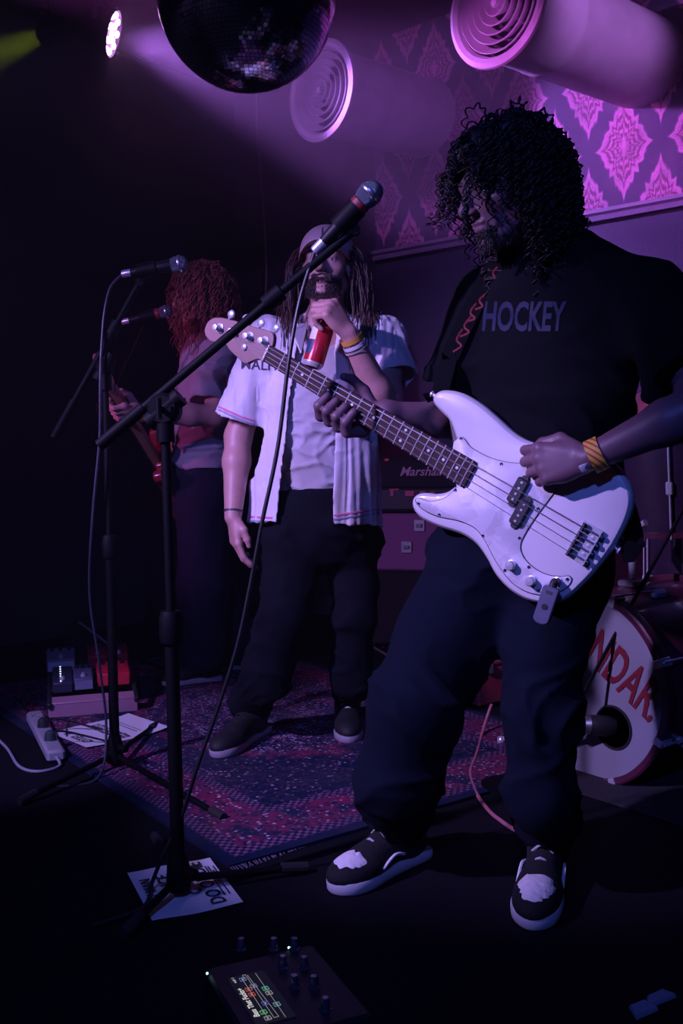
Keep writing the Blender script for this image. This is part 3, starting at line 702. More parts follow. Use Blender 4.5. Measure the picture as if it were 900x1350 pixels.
# ================================================================ rug
def rug():
    A = np.array(onfloor(302, 1146)); B = np.array(onfloor(662, 1014)); ex = nrm(B-A); C_ = np.array(onfloor(163, 1003)); ey = nrm(nrm(C_-A)*.93 + V(-ex[1], ex[0], 0)*.07)
    LX, LY = 1.42, 2.30
    # the rug's own axes: along the front edge and back towards the wall; slightly skewed corner straightened
    g = G('persian_rug')
    bx = g.op('MINIMUM', g.x, g.op('SUBTRACT', LX, g.x)); by = g.op('MINIMUM', g.y, g.op('SUBTRACT', LY, g.y)); e = g.op('MINIMUM', bx, by)
    wob = g.op('MULTIPLY', g.op('SUBTRACT', g.noise(70, 2), .5), .012); e = g.op('ADD', e, wob)
    dx_ = g.op('MULTIPLY', g.op('SUBTRACT', g.x, LX/2), 1/.34); dy_ = g.op('MULTIPLY', g.op('SUBTRACT', g.y, LY/2), 1/.52)
    md = g.op('SQRT', g.op('ADD', g.op('MULTIPLY', dx_, dx_), g.op('MULTIPLY', dy_, dy_))); md = g.op('ADD', md, g.op('MULTIPLY', g.op('SUBTRACT', g.noise(12, 3), .5), .5))
    mot = g.vor(58, 'F1'); mot2 = g.vor(120, 'F1'); rnd = g.vor(58, 'F1', 'Color'); sp = g.N.new('ShaderNodeSeparateColor'); g.L.new(rnd, sp.inputs[0])
    navy, wine, cream, slate = (.006, .014, .045), (.18, .020, .075), (.55, .40, .52), (.010, .020, .055)
    fine = g.vor(95, 'F1', 'Color'); sf = g.N.new('ShaderNodeSeparateColor'); g.L.new(fine, sf.inputs[0]); fd = g.vor(95, 'F1')
    pick = g.mix(g.step(sf.outputs[0], .62, .02), g.mix(g.step(sf.outputs[1], .5, .02), wine, (.26, .06, .16)), cream)
    cl = g.noise(5.0, 2); ringm = g.op('MULTIPLY_ADD', g.op('SINE', g.op('MULTIPLY', md, 13.)), .22, .30)
    dens = g.op('MAXIMUM', g.op('MULTIPLY', g.op('SUBTRACT', 1, g.step(md, 1.0, .06)), ringm), g.op('MULTIPLY', g.op('SUBTRACT', cl, .60), 2.4))
    scrl = g.op('ABSOLUTE', g.op('SUBTRACT', g.noise(21, 3), .5)); vine = g.op('SUBTRACT', 1, g.step(scrl, .030, .012))
    spk = g.op('MULTIPLY', g.step(g.op('ADD', dens, g.op('MULTIPLY', sf.outputs[2], .40)), .36, .05), g.op('SUBTRACT', 1, g.step(fd, .46, .06)))
    field = g.mix(spk, navy, pick); field = g.mix(g.op('MULTIPLY', vine, g.op('MULTIPLY_ADD', g.step(dens, .05, .1), .5, .06)), field, (.15, .08, .15))
    rim = g.op('MULTIPLY', g.step(md, .98, .03), g.op('SUBTRACT', 1, g.step(md, 1.08, .03))); field = g.mix(g.op('MULTIPLY', rim, .7), field, wine)
    bordc = g.mix(g.op('SUBTRACT', 1, g.step(mot, .30, .06)), wine, g.mix(g.step(sp.outputs[1], .45, .1), cream, navy))
    bord = g.mix(g.op('MULTIPLY', g.step(g.vor(33, 'F1'), .30, .05), g.step(g.noise(9, 3), .45, .06)), g.mix(g.op('MULTIPLY', g.step(sf.outputs[2], .45, .05), g.op('SUBTRACT', 1, g.step(fd, .44, .06))), slate, pick), bordc)
    tri = g.op('MULTIPLY', g.op('SINE', g.op('MULTIPLY', g.x, 250.)), g.op('SINE', g.op('MULTIPLY', g.y, 250.))); guard = g.mix(g.step(tri, .1, .3), navy, (.22, .09, .18))
    c = g.mix(g.step(e, .27, .004), g.mix(g.step(e, .235, .004), g.mix(g.step(e, .075, .004), g.mix(g.step(e, .035, .004), navy, guard), bord), guard), field)
    c = g.mix(g.op('MULTIPLY', g.step(g.noise(4, 4), .55, .15), .45), c, (.05, .04, .07))
    g.bump(g.op('ADD', g.noise(420, 2), mot), .5, .006)
    m = g.done(c, .95, **{'Specular IOR Level': .1})
    t = empty('rug', A, 'worn patterned oriental rug lying under the singer', 'rug')
    b = MB(); nx, ny = 32, 48; P = []; Fc = []
    for k, zz in enumerate((.001, .009)):
        for j in range(ny+1):
            for i in range(nx+1):
                x, y = LX*i/nx, LY*j/ny; h = zz if k == 0 else zz + .004*math.sin(3.1*x+2*y) * math.sin(4.3*y+1) * (1 if 0 < i < nx and 0 < j < ny else .0)
                P.append((x, y, h))
    n1 = (nx+1)*(ny+1); ix = lambda k, i, j: k*n1 + j*(nx+1)+i
    for j in range(ny):
        for i in range(nx):
            Fc.append((ix(1, i, j), ix(1, i+1, j), ix(1, i+1, j+1), ix(1, i, j+1))); Fc.append((ix(0, i, j), ix(0, i, j+1), ix(0, i+1, j+1), ix(0, i+1, j)))
    for i in range(nx): Fc.append((ix(0, i, 0), ix(0, i+1, 0), ix(1, i+1, 0), ix(1, i, 0))); Fc.append((ix(0, i+1, ny), ix(0, i, ny), ix(1, i, ny), ix(1, i+1, ny)))
    for j in range(ny): Fc.append((ix(0, 0, j+1), ix(0, 0, j), ix(1, 0, j), ix(1, 0, j+1))); Fc.append((ix(0, nx, j), ix(0, nx, j+1), ix(1, nx, j+1), ix(1, nx, j)))
    o = b.add(P, Fc).build('pile', m, None); o.matrix_basis = Matrix([[ex[0], ey[0], 0, A[0]], [ex[1], ey[1], 0, A[1]], [0, 0, 1, 0], [0, 0, 0, 1]]); adopt(o, t)
    f = MB()
    for j in (0, 1):
        for i in range(200):
            x = LX*(i+.5)/200; y = LY*j; s_ = -1 if j == 0 else 1; q = A + ex*x + ey*y
            f.tube([q + V(0, 0, .004), q + ey*s_*.03 + ex*rng.normal(0, .006) + V(0, 0, .002)], .0018, 4)
    fo = f.build('fringe', mat('rug_fringe', (.10, .08, .11), .9), t); fo['kind'] = 'stuff'
rug()

# ================================================================ set-list sheets
m_paper = mat('paper', (.74, .73, .74), .8, var=.04, scale=12)
m_ink = mat('black_ink', (.02, .02, .025), .7)
def sheet(name, corners, label, curl=.006, lay=.012):
    """corners: near-edge-left, near-edge-right, far-right, far-left on the floor; returns frame"""
    a, b, c, d = [np.array(onfloor(*q)) for q in corners]
    o = (a+b+c+d)/4; ex = nrm((b-a)+(c-d)); ey = nrm(np.cross(V(0, 0, 1), ex)); w_, h_ = (np.linalg.norm(b-a)+np.linalg.norm(c-d))/2, (np.linalg.norm(d-a)+np.linalg.norm(c-b))/2
    o = V(o[0], o[1], lay)
    P = []; Fc = []; n = 12
    for k in (0, 1):
        for j in range(n+1):
            for i in range(n+1):
                u, v = i/n-.5, j/n-.5; z = curl*(abs(u)*2)**3*(1 if u > 0 else .4) + .0015*math.sin(7*u+3*v) + (.0004 if k else 0)
                P.append(o + ex*u*w_ + ey*v*h_ + V(0, 0, z))
    q = (n+1)**2; I = lambda k, i, j: k*q+j*(n+1)+i
    for j in range(n):
        for i in range(n): Fc += [(I(1, i, j), I(1, i+1, j), I(1, i+1, j+1), I(1, i, j+1)), (I(0, i, j), I(0, i, j+1), I(0, i+1, j+1), I(0, i+1, j))]
    for i in range(n): Fc += [(I(0, i, 0), I(0, i+1, 0), I(1, i+1, 0), I(1, i, 0)), (I(0, i+1, n), I(0, i, n), I(1, i, n), I(1, i+1, n)), (I(0, 0, i+1), I(0, 0, i), I(1, 0, i), I(1, 0, i+1)), (I(0, n, i), I(0, n, i+1), I(1, n, i+1), I(1, n, i))]
    t = empty(name, o, label, 'paper', 'set-list papers on the floor')
    MB().add(P, Fc).build('page', m_paper, t)
    return t, o + V(0, 0, .0035), ex, ey, w_, h_
t, o, ex, ey, w_, h_ = sheet('set_list', [(198, 1217), (309, 1195), (287, 1131), (170, 1152)], 'printed set list sheet with bold song titles under the tall boom stand', .002, .003)
for k, (txt, u, sz, v) in enumerate((('UIT MAN', -.36, .034, .02), ('ICE', -.15, .044, .18), ('C    KY', .10, .044, .06), ('DO OR DIE', .27, .047, .0))):
    text_on(txt, 'song_title', m_ink, t, o + ex*u*w_ + ey*v*h_, ey, -ex, sz, offset=.0009)
for u, v, l in ((.37, .0, .17), (.40, .1, .11), (.43, -.05, .14), (.46, .18, .06)):
    MB().box(o + ex*u*w_ + ey*v*h_, (.0035, l, .0003), R=np.stack([ex, ey, V(0, 0, 1)], 1)).build('small_print', m_ink, t)
t, o, ex, ey, w_, h_ = sheet('set_list', [(100, 997), (209, 967), (182, 947), (77, 966)], 'printed sheet with smudged blocks beside the guitar pedals', .010, .012)
text_on('OTEL A', 'song_title', m_ink, t, o - ex*.36*w_, ey, -ex, .05, offset=.0008)
for i in range(9):
    for k, u in enumerate((-.08, -.02, .04)):
        MB().box(o + ex*(u+.01*(i % 2))*w_ + ey*(i/9-.47)*h_*.8, (.014, h_*.055, .0003), R=np.stack([ex, ey, V(0, 0, 1)], 1)).build('text_block', mat('grey_ink', (.16, .16, .18), .8), t)
for u in (.20, .25):
    MB().box(o + ex*u*w_, (.004, h_*.6, .0003), R=np.stack([ex, ey, V(0, 0, 1)], 1)).build('small_print', MATS['grey_ink'], t)
for k, (px, tri) in enumerate((((848, 1333), [(-.028, -.02), (.022, -.012), (.012, .016), (-.022, .012)]), ((868, 1322), [(-.03, -.012), (.034, -.004), (.020, .020), (-.016, .014)]))):
    c = np.array(onfloor(*px)); n_ = 6
    MB().prism(tri, [(0, .004), (.001, .0075), (.004, .011)], (c, V(.95, .3, .05), V(-.3, .95, .12), V(0, -.1, 1))).build('paper_scrap', mat('blue_paper', (.30, .34, .45), .8, bump=.4, bscale=40)).update_tag()
for i, o_ in enumerate([o_ for o_ in COL.objects if o_.name.startswith('paper_scrap')]):
    tag(o_, ('small square scrap of pale paper on the bare black floor', 'wider pale paper scrap beside the small square one')[i], 'paper', 'paper scraps')

# ================================================================ multi-effects floor unit with a lit screen
def effects_unit():
    zt = .062
    TL, TR, BR, BL = [np.array(onfloor(x, y, zt)) for x, y in ((304, 1289), (353, 1277), (385, 1341), (333, 1354))]
    ey = nrm((TL-TR)+(BL-BR)); ey[2] = 0; ey = nrm(ey); ex = np.cross(ey, V(0, 0, 1))          # ex: reading direction, ey: top of the screen
    if ex @ (TL-BL) < 0: ex = -ex
    o = (TL+TR+BR+BL)/4; W_ = (abs((TL-BL) @ ex)+abs((TR-BR) @ ex))/2; H_ = (abs((TL-TR) @ ey)+abs((BL-BR) @ ey))/2
    R = np.stack([ex, ey, V(0, 0, 1)], 1) if np.cross(ex, ey)[2] > 0 else np.stack([ex, -ey, V(0, 0, 1)], 1)
    t = empty('effects_unit', (o[0], o[1], 0), 'black floor effects unit with a glowing signal-chain screen and tall knobs', 'effects unit')
    c = o + ex*.005 - ey*.045
    MB().box(V(c[0], c[1], .031), (W_+.10, .21, .058), R=R, bev=.006).build('chassis', m_blackm, t)
    zs = .0605
    P3 = lambda u, v, z=0.: V(*(o + ex*u + ey*v)[:2], zs+z)
    scr = MB().box(P3(0, 0, .001), (W_, H_, .002), R=R, bev=.0008).build('screen', mat('screen_glass', (.008, .008, .02), .5, emit=(.05, .05, .11), estr=.10, spec=.2), t)
    lit = lambda n, c_, e: mat('lit_'+n, (.02, .02, .02), .6, emit=c_, estr=e)
    wl = lit('white', (.85, .8, .8), .75); ol = lit('line', (.7, .65, .6), .35)
    zz = .0024
    text_on('Bass That Fucks+', 'preset_name', wl, scr, P3(-.06*W_, H_*.36, zz), ex, ey, H_*.20, shear=.15, offset=.0003)
    text_on('wah 1', 'preset_number', wl, scr, P3(.42*W_, H_*.37, zz), ex, ey, H_*.12)
    ln = MB()
    def line(u0, v0, u1, v1): ln.tube([P3(u0*W_, v0*H_, zz), P3(u1*W_, v1*H_, zz)], .0005, 4)
    line(.42, .16, -.46, .16); line(.48, .02, -.44, .02); line(.48, .10, .48, .02); line(-.44, .02, -.44, -.10); line(-.44, -.10, .46, -.02); line(.46, -.24, -.48, -.24); line(.40, .10, .48, .10)
    ln.build('signal_line', ol, scr)
    for nm, cc, u, v in (('blue', (.2, .3, .8), .40, .15), ('red', (.9, .12, .08), .18, .17), ('red', (.9, .12, .08), .07, .17), ('blue', (.2, .3, .8), .22, .0), ('green', (.1, .8, .25), -.30, .17), ('grey', (.5, .5, .55), -.42, .16), ('indigo', (.1, .15, .9), -.15, .0), ('teal', (.1, .7, .5), .12, -.23), ('grey', (.5, .5, .55), .02, -.24), ('cyan', (.2, .5, .7), -.22, -.24)):
        q = P3(u*W_, v*H_, zz); s_ = H_*.075; b = MB()
        b.tube([q + ex*a*s_ + ey*b_*s_ for a, b_ in ((-1, -1), (1, -1), (1, 1), (-1, 1), (-1, -1))], .0006, 4); b.build('effect_block', lit(nm, cc, .6), scr)
        MB().box(q, (s_*.8, s_*.7, .0004), R=R).build('effect_icon', ol, scr)
    # tall knobs in two columns past the screen's lower edge
    for x, y in ((361, 1251), (388, 1251), (373, 1275), (401, 1276), (388, 1301), (414, 1302), (429, 1331), (318, 1251)):
        q = np.array(onfloor(x, y, zs)); MB().lathe([(.0105, 0), (.0105, .002), (.0075, .004), (.0068, .020), (.0055, .022), (0, .022)], V(q[0], q[1], zs-.001), (0, 0, 1), 18).build('knob', mat('satin_knob', (.16, .14, .20), .25, .7), t)
    for x, y in ((380.5, 1250), (273, 1284)):
        q = np.array(onfloor(x, y, zs)); MB().sphere(V(q[0], q[1], zs+.001), .0022, 8, 6).build('indicator_light', lit('mint', (.5, 1., .85), 2.5), t)
effects_unit()

# ================================================================ drum kit
def ring_path(c, ax, r, n=48):
    ax = nrm(ax); a = V(0, 0, 1); u = nrm(a - ax*(a @ ax)); w_ = np.cross(ax, u)
    return [c + r*(math.cos(t)*u + math.sin(t)*w_) for t in np.linspace(0, 2*math.pi, n+1)]
m_shell = mat('wine_drum_wrap', (.10, .020, .045), .28, var=.25, scale=40, coat=.4)
m_hoop = mat('wine_hoop', (.085, .016, .038), .35, var=.15)
KA = nrm(V(-.80, -.60, 0)); KC = np.array(at(772, 904, 2.93)); KR = .278
KX = nrm(np.cross(V(0, 0, 1), KA)); 
def kick_drum():
    t = empty('bass_drum', (KC[0], KC[1], 0), 'wine-red bass drum with white front head and red lettering', 'bass drum')
    c = KC; dp = .46
    MB().lathe([(KR, -.012), (KR, -dp), (KR-.008, -dp), (KR-.008, -.012)], c, KA, 64, closed=True).build('shell', m_shell, t)
    for z in (0., -dp):
        s_ = 1 if z == 0 else -1
        MB().lathe([(KR+.016, z-.022), (KR+.018, z-.018), (KR+.018, z+.014), (KR+.012, z+.018), (KR-.004, z+.016), (KR-.004, z-.022)], c, KA, 64, closed=True).build('hoop', m_hoop, t)
    # front head with an offset port hole
    pc = KX*.100 + V(0, 0, -.105); pr = .062; P = []; Fc = []; n = 64; rings = 8
    for i in range(rings+1):
        f = i/rings
        for j in range(n):
            a = 2*math.pi*j/n; d = KX*math.cos(a) + V(0, 0, 1)*math.sin(a); P.append(c + (pc + d*pr)*(1-f) + d*(KR-.005)*f)
    for i in range(rings):
        for j in range(n): k = (j+1) % n; Fc.append((i*n+j, i*n+k, (i+1)*n+k, (i+1)*n+j))
    hd = MB().add(P, Fc).build('front_head', mat('white_drum_head', (.25, .24, .28), .6, var=.08, scale=6), t)
    MB().tube(ring_path(c + pc + KA*.002, KA, pr, 36), .004, 6).build('port_ring', m_blackm, t)
    MB().lathe([(0, -dp+.01), (KR-.01, -dp+.01)], c, KA, 40).build('rear_head', mat('rear_head', (.03, .03, .035), .7), t)
    # lettering, slanting down across the head
    cs, sn = math.cos(math.radians(-33)), math.sin(math.radians(-33)); ex = KX*cs + V(0, 0, 1)*sn; ey = -KX*sn + V(0, 0, 1)*cs
    text_on('NDAR.', 'band_name', mat('red_print', (.17, .006, .018), .6), hd, c + KA*.003 + KX*.138 + V(0, 0, .052), ex, ey, .165, offset=.003, spacing=1.0, xs=.56)
    for u, v, l, r_ in ((.03, .02, .28, 62), (.055, .0, .26, 58)): pass
    # claws, rods and lugs
    for k in range(8):
        a = math.radians(22.5+45*k); d = KX*math.cos(a) + V(0, 0, 1)*math.sin(a); q = c + d*(KR+.020)
        R = np.stack([KA, nrm(np.cross(d, KA)), d], 1)
        cl = MB(); cl.box(q - KA*.004, (.044, .026, .008), R=R, bev=.003); cl.box(c + d*(KR+.008) + KA*.019, (.006, .022, .030), R=R, bev=.002); cl.build('claw', m_chrome, t)
        MB().tube([q + d*.006 + KA*.012, q + d*.004 - KA*.17], .0035, 8).build('tension_rod', m_chrome, t)
        lg = MB(); lg.box(c + d*(KR+.012) - KA*.20, (.060, .020, .026), R=R, bev=.006); lg.build('lug', m_chrome, t)
    # spurs
    for sgn in (1, -1):
        d = nrm(KX*sgn*.88 + V(0, 0, -.45)); q = c + d*(KR) - KA*.10
        foot = V(*(q + KX*sgn*.14 + KA*.06)[:2], .008)
        sp = MB(); sp.tube([q - d*.004, q + d*.05], .013, 12); sp.build('spur_bracket', m_chrome, t)
        MB().tube([q + d*.04, foot], .0075, 10).build('spur', m_chrome, t)
        MB().sphere(foot + V(0, 0, .006), .014, 10, 8).build('spur_tip', m_chrome, t)
    # tom mount on top
    q = c + V(0, 0, KR) - KA*.22
    MB().box(q + V(0, 0, .010), (.07, .06, .022), R=np.stack([KA, KX, V(0, 0, 1)], 1), bev=.005).build('tom_bracket', m_chrome, t)
    MB().tube([q, q + V(0, 0, .17), q + V(0, 0, .20) + KX*.05], .011, 12).build('tom_post', m_chrome, t)
    return q
kq = kick_drum()
def A0(x, y, Y): return np.array(at(x, y, Y), float)
def tom():
    ax = nrm(V(-.05, -.04, 1.)); c = A0(880, 697, 3.32); r = .165; h = .30
    t = empty('rack_tom', c, 'dark rack tom with a wine hoop mounted above the bass drum', 'drum')
    MB().lathe([(r, 0), (r, h), (r-.007, h), (r-.007, 0)], c, ax, 48, closed=True).build('shell', mat('dark_tom_wrap', (.030, .016, .035), .3, var=.3, coat=.3), t)
    MB().lathe([(0, h+.002), (r-.002, h+.002)], c, ax, 40).build('top_head', mat('white_drum_head', (.7, .7, .7), .5), t)
    MB().lathe([(0, -.001), (r-.002, -.001)], c, ax, 40).build('bottom_head', MATS['white_drum_head'], t)
    for z in (-.010, h-.006): MB().lathe([(r+.002, z), (r+.009, z), (r+.011, z+.018), (r+.002, z+.018)], c, ax, 48, closed=True).build('hoop', m_hoop, t)
    u = nrm(V(1, 0, 0) - ax*ax[0]); w_ = np.cross(ax, u)
    for k in range(6):
        a = math.radians(15+60*k); d = u*math.cos(a) + w_*math.sin(a)
        MB().tube([c + d*(r+.012) - ax*.012, c + d*(r+.012) + ax*(h+.012)], .0032, 8).build('tension_rod', m_chrome, t)
        MB().box(c + d*(r+.008) + ax*h*.5, (.018, .022, .045), R=np.stack([d, np.cross(ax, d), ax], 1), bev=.005).build('lug', m_chrome, t)
tom()
def cymbal(c, ax, r, label, foot):
    c = np.array(c, float); ax = nrm(ax)
    t = empty('cymbal', c, label, 'cymbal')
    pr = []
    for f in np.linspace(0, 1, 26):
        rr = .012 + (r-.012)*f; h = .032*math.cos(min(rr/.07, 1)*math.pi/2)**1.2 if rr < .07 else 0
        pr.append((rr, h - .020*f*f + (.0008 if int(f*25) % 2 else 0)))
    pr2 = pr + [(q[0], q[1]-.0015) for q in pr[::-1]]
    MB().lathe(pr2, c, ax, 64, closed=True).build('bronze_disc', mat('brass', (.75, .55, .25), .28, 1., var=.15, scale=50), t)
    s = empty('cymbal_stand', (foot[0], foot[1], 0), 'chrome stand carrying the cymbal behind the bass drum', 'cymbal stand')
    top = c + ax*.05; f = np.array(foot, float)
    MB().tube([V(f[0], f[1], .10), V(f[0], f[1], c[2]-.14), c - ax*.05, top], .0085, 10).build('tube', m_chrome, s)
    MB().lathe([(0, .035), (.012, .034), (.017, .030), (.017, .034), (.008, .052), (.004, .066), (0, .066)], c, ax, 18).build('felt_and_nut', mat('felt', (.10, .10, .11), .9), s)
    MB().cyl((f[0], f[1], .30), (f[0], f[1], .36), .017, 14, bev=.003).build('collar', m_chrome, s)
    for k in range(3):
        a = math.radians(40+120*k); d = V(math.cos(a), math.sin(a), 0)
        MB().tube([V(f[0], f[1], .31)+d*.01, V(f[0], f[1], .012)+d*.24], .007, 8).build('leg', m_chrome, s)
cymbal(at(902, 533, 3.72), (-.16, -.40, .90), .25, 'bronze cymbal glinting between the bass player and his raised forearm', (1.40, 3.92, 0))
def snare():
    c = V(1.36, 3.30, .58); r = .178
    t = empty('snare_drum', c, 'dark snare drum on a stand beside the bass drum', 'drum')
    MB().lathe([(r, 0), (r, .14), (r-.007, .14), (r-.007, 0)], c, (0, 0, 1), 40, closed=True).build('shell', MATS['dark_tom_wrap'], t)
    MB().lathe([(0, .143), (r, .143)], c, (0, 0, 1), 40).build('head', MATS['white_drum_head'], t)
    for z in (-.004, .13): MB().lathe([(r+.002, z), (r+.008, z), (r+.008, z+.016), (r+.002, z+.016)], c, (0, 0, 1), 40, closed=True).build('hoop', m_chrome, t)
    MB().tube([V(c[0], c[1], .12), c], .010, 10).build('stand_tube', m_chrome, t)
    for k in range(3):
        a = math.radians(20+120*k); d = V(math.cos(a), math.sin(a), 0)
        MB().tube([V(c[0], c[1], .28), V(c[0], c[1], .012)+d*.24], .007, 8).build('stand_leg', m_chrome, t)
        MB().tube([V(c[0], c[1], .50), c + d*(r+.004) + V(0, 0, .01)], .006, 8).build('stand_arm', m_chrome, t)
snare()
def floor_tom():
    c = V(1.36, 3.78, .24); r = .20; h = .42
    t = empty('floor_tom', V(c[0], c[1], 0), 'dark floor tom on chrome legs behind the bass drum', 'drum')
    MB().lathe([(r, 0), (r, h), (r-.007, h), (r-.007, 0)], c, (0, 0, 1), 48, closed=True).build('shell', MATS['dark_tom_wrap'], t)
    MB().lathe([(0, h+.002), (r-.002, h+.002)], c, (0, 0, 1), 40).build('top_head', mat('dark_drum_head', (.03, .03, .04), .6), t)
    for z in (-.010, h-.006): MB().lathe([(r+.002, z), (r+.009, z), (r+.011, z+.018), (r+.002, z+.018)], c, (0, 0, 1), 48, closed=True).build('hoop', mat('black_hoop', (.02, .015, .02), .4), t)
    for k in range(8):
        a = math.radians(10+45*k); d = V(math.cos(a), math.sin(a), 0)
        MB().tube([c + d*(r+.012) + V(0, 0, -.012), c + d*(r+.012) + V(0, 0, h+.012)], .0032, 8).build('tension_rod', m_chrome, t)
        MB().box(c + d*(r+.008) + V(0, 0, h*.5), (.018, .022, .06), R=np.stack([d, np.cross(V(0, 0, 1), d), V(0, 0, 1)], 1), bev=.005).build('lug', m_chrome, t)
    for k in range(3):
        a = math.radians(80+120*k); d = V(math.cos(a), math.sin(a), 0)
        MB().tube([c + d*(r+.016) + V(0, 0, .26), c + d*(r+.016) + V(0, 0, -.10), V(*(c + d*(r+.05))[:2], .012)], .007, 8).build('leg', m_chrome, t)
floor_tom()
# low boom with the bass-drum microphone
def kick_mic():
    pc = KC + KX*.100 + V(0, 0, -.105)
    tip = pc - KA*.01 - KX*.004; tail = tip + nrm(KA*.8 - KX*.55 + V(0, 0, .10))*.15
    t = empty('drum_microphone', tail, 'fat black microphone poking into the port hole of the bass drum', 'microphone')
    d = tip - tail; L = np.linalg.norm(d)
    MB().lathe([(0, 0), (.014, .0), (.016, .01), (.020, L*.45), (.029, L*.55), (.030, L-.02), (.024, L), (0, L)], tail, d, 24).build('body', m_blackm, t)
    MB().lathe([(.0205, L*.40), (.022, L*.42), (.0275, L*.50), (.026, L*.50)], tail, d, 24).build('trim_ring', mat('dull_steel', (.35, .35, .4), .35, .9), t)
    s = empty('low_microphone_stand', (tail[0]-.20, tail[1]-.02, 0), 'low black stand reaching a microphone towards the bass drum', 'mic stand')
    f = V(tail[0]-.16, tail[1]-.02, 0); top = f + V(0, 0, .24)
    MB().lathe([(0, .0), (.085, .0), (.085, .012), (.02, .03), (0, .03)], f, (0, 0, 1), 28).build('round_base', m_stand, s)
    MB().tube([f + V(0, 0, .02), top], .009, 10).build('tube', m_stand, s)
    MB().tube([top, tail], .007, 10).build('boom', m_stand, s)
    MB().sphere(top, .018, 12, 8).build('clutch', m_stand, s)
    MB().tube([tail - nrm(d)*.0, tail + nrm(d)*.05], [.017, .022], 14).build('clip', m_stand, s)
kick_mic()
# thin boom crossing in front of the drum head (overhead microphone arm)
s = empty('overhead_boom_stand', (1.02, 2.80, 0), 'thin black stand slanting up across the bass drum head', 'mic stand')
f = V(1.10, 3.02, 0); pa = np.array(at(768, 915, 2.82)); pb = np.array(at(832, 797, 2.86)); pc_ = np.array(at(900, 672, 2.90))
MB().tube([pa, pb + (pc_-pb)*2.9], .0055, 8).build('boom', m_stand, s)
jb = pb + (pc_-pb)*2.6
MB().tube([V(jb[0], jb[1], .02), jb], .009, 10).build('tube', m_stand, s)
MB().lathe([(0, 0), (.10, 0), (.10, .012), (.02, .03), (0, .03)], (jb[0], jb[1], 0), (0, 0, 1), 28).build('round_base', m_stand, s)
MB().sphere(jb, .018, 12, 8).build('clutch', m_stand, s)
s.location = (jb[0], jb[1], 0)
for ch in s.children: ch.matrix_parent_inverse = par_world(s).inverted()
# dark drum carpet strip under the kit
ca = np.array(onfloor(770, 1050)); cx_ = nrm(np.array(onfloor(900, 1180))-ca); cx_ = V(.62, -.78, 0); cy_ = V(.78, .62, 0)
b = MB(); b.box(V(ca[0], ca[1], .004) + cx_*.55 + cy_*.95, (1.5, 1.9, .008), R=np.stack([cx_, cy_, V(0, 0, 1)], 1), bev=.003)
tag(b.build('drum_mat', mat('charcoal_carpet', (.020, .016, .024), .95, bump=.5, bscale=300)), 'dark carpet mat spread under the drum kit', 'mat')

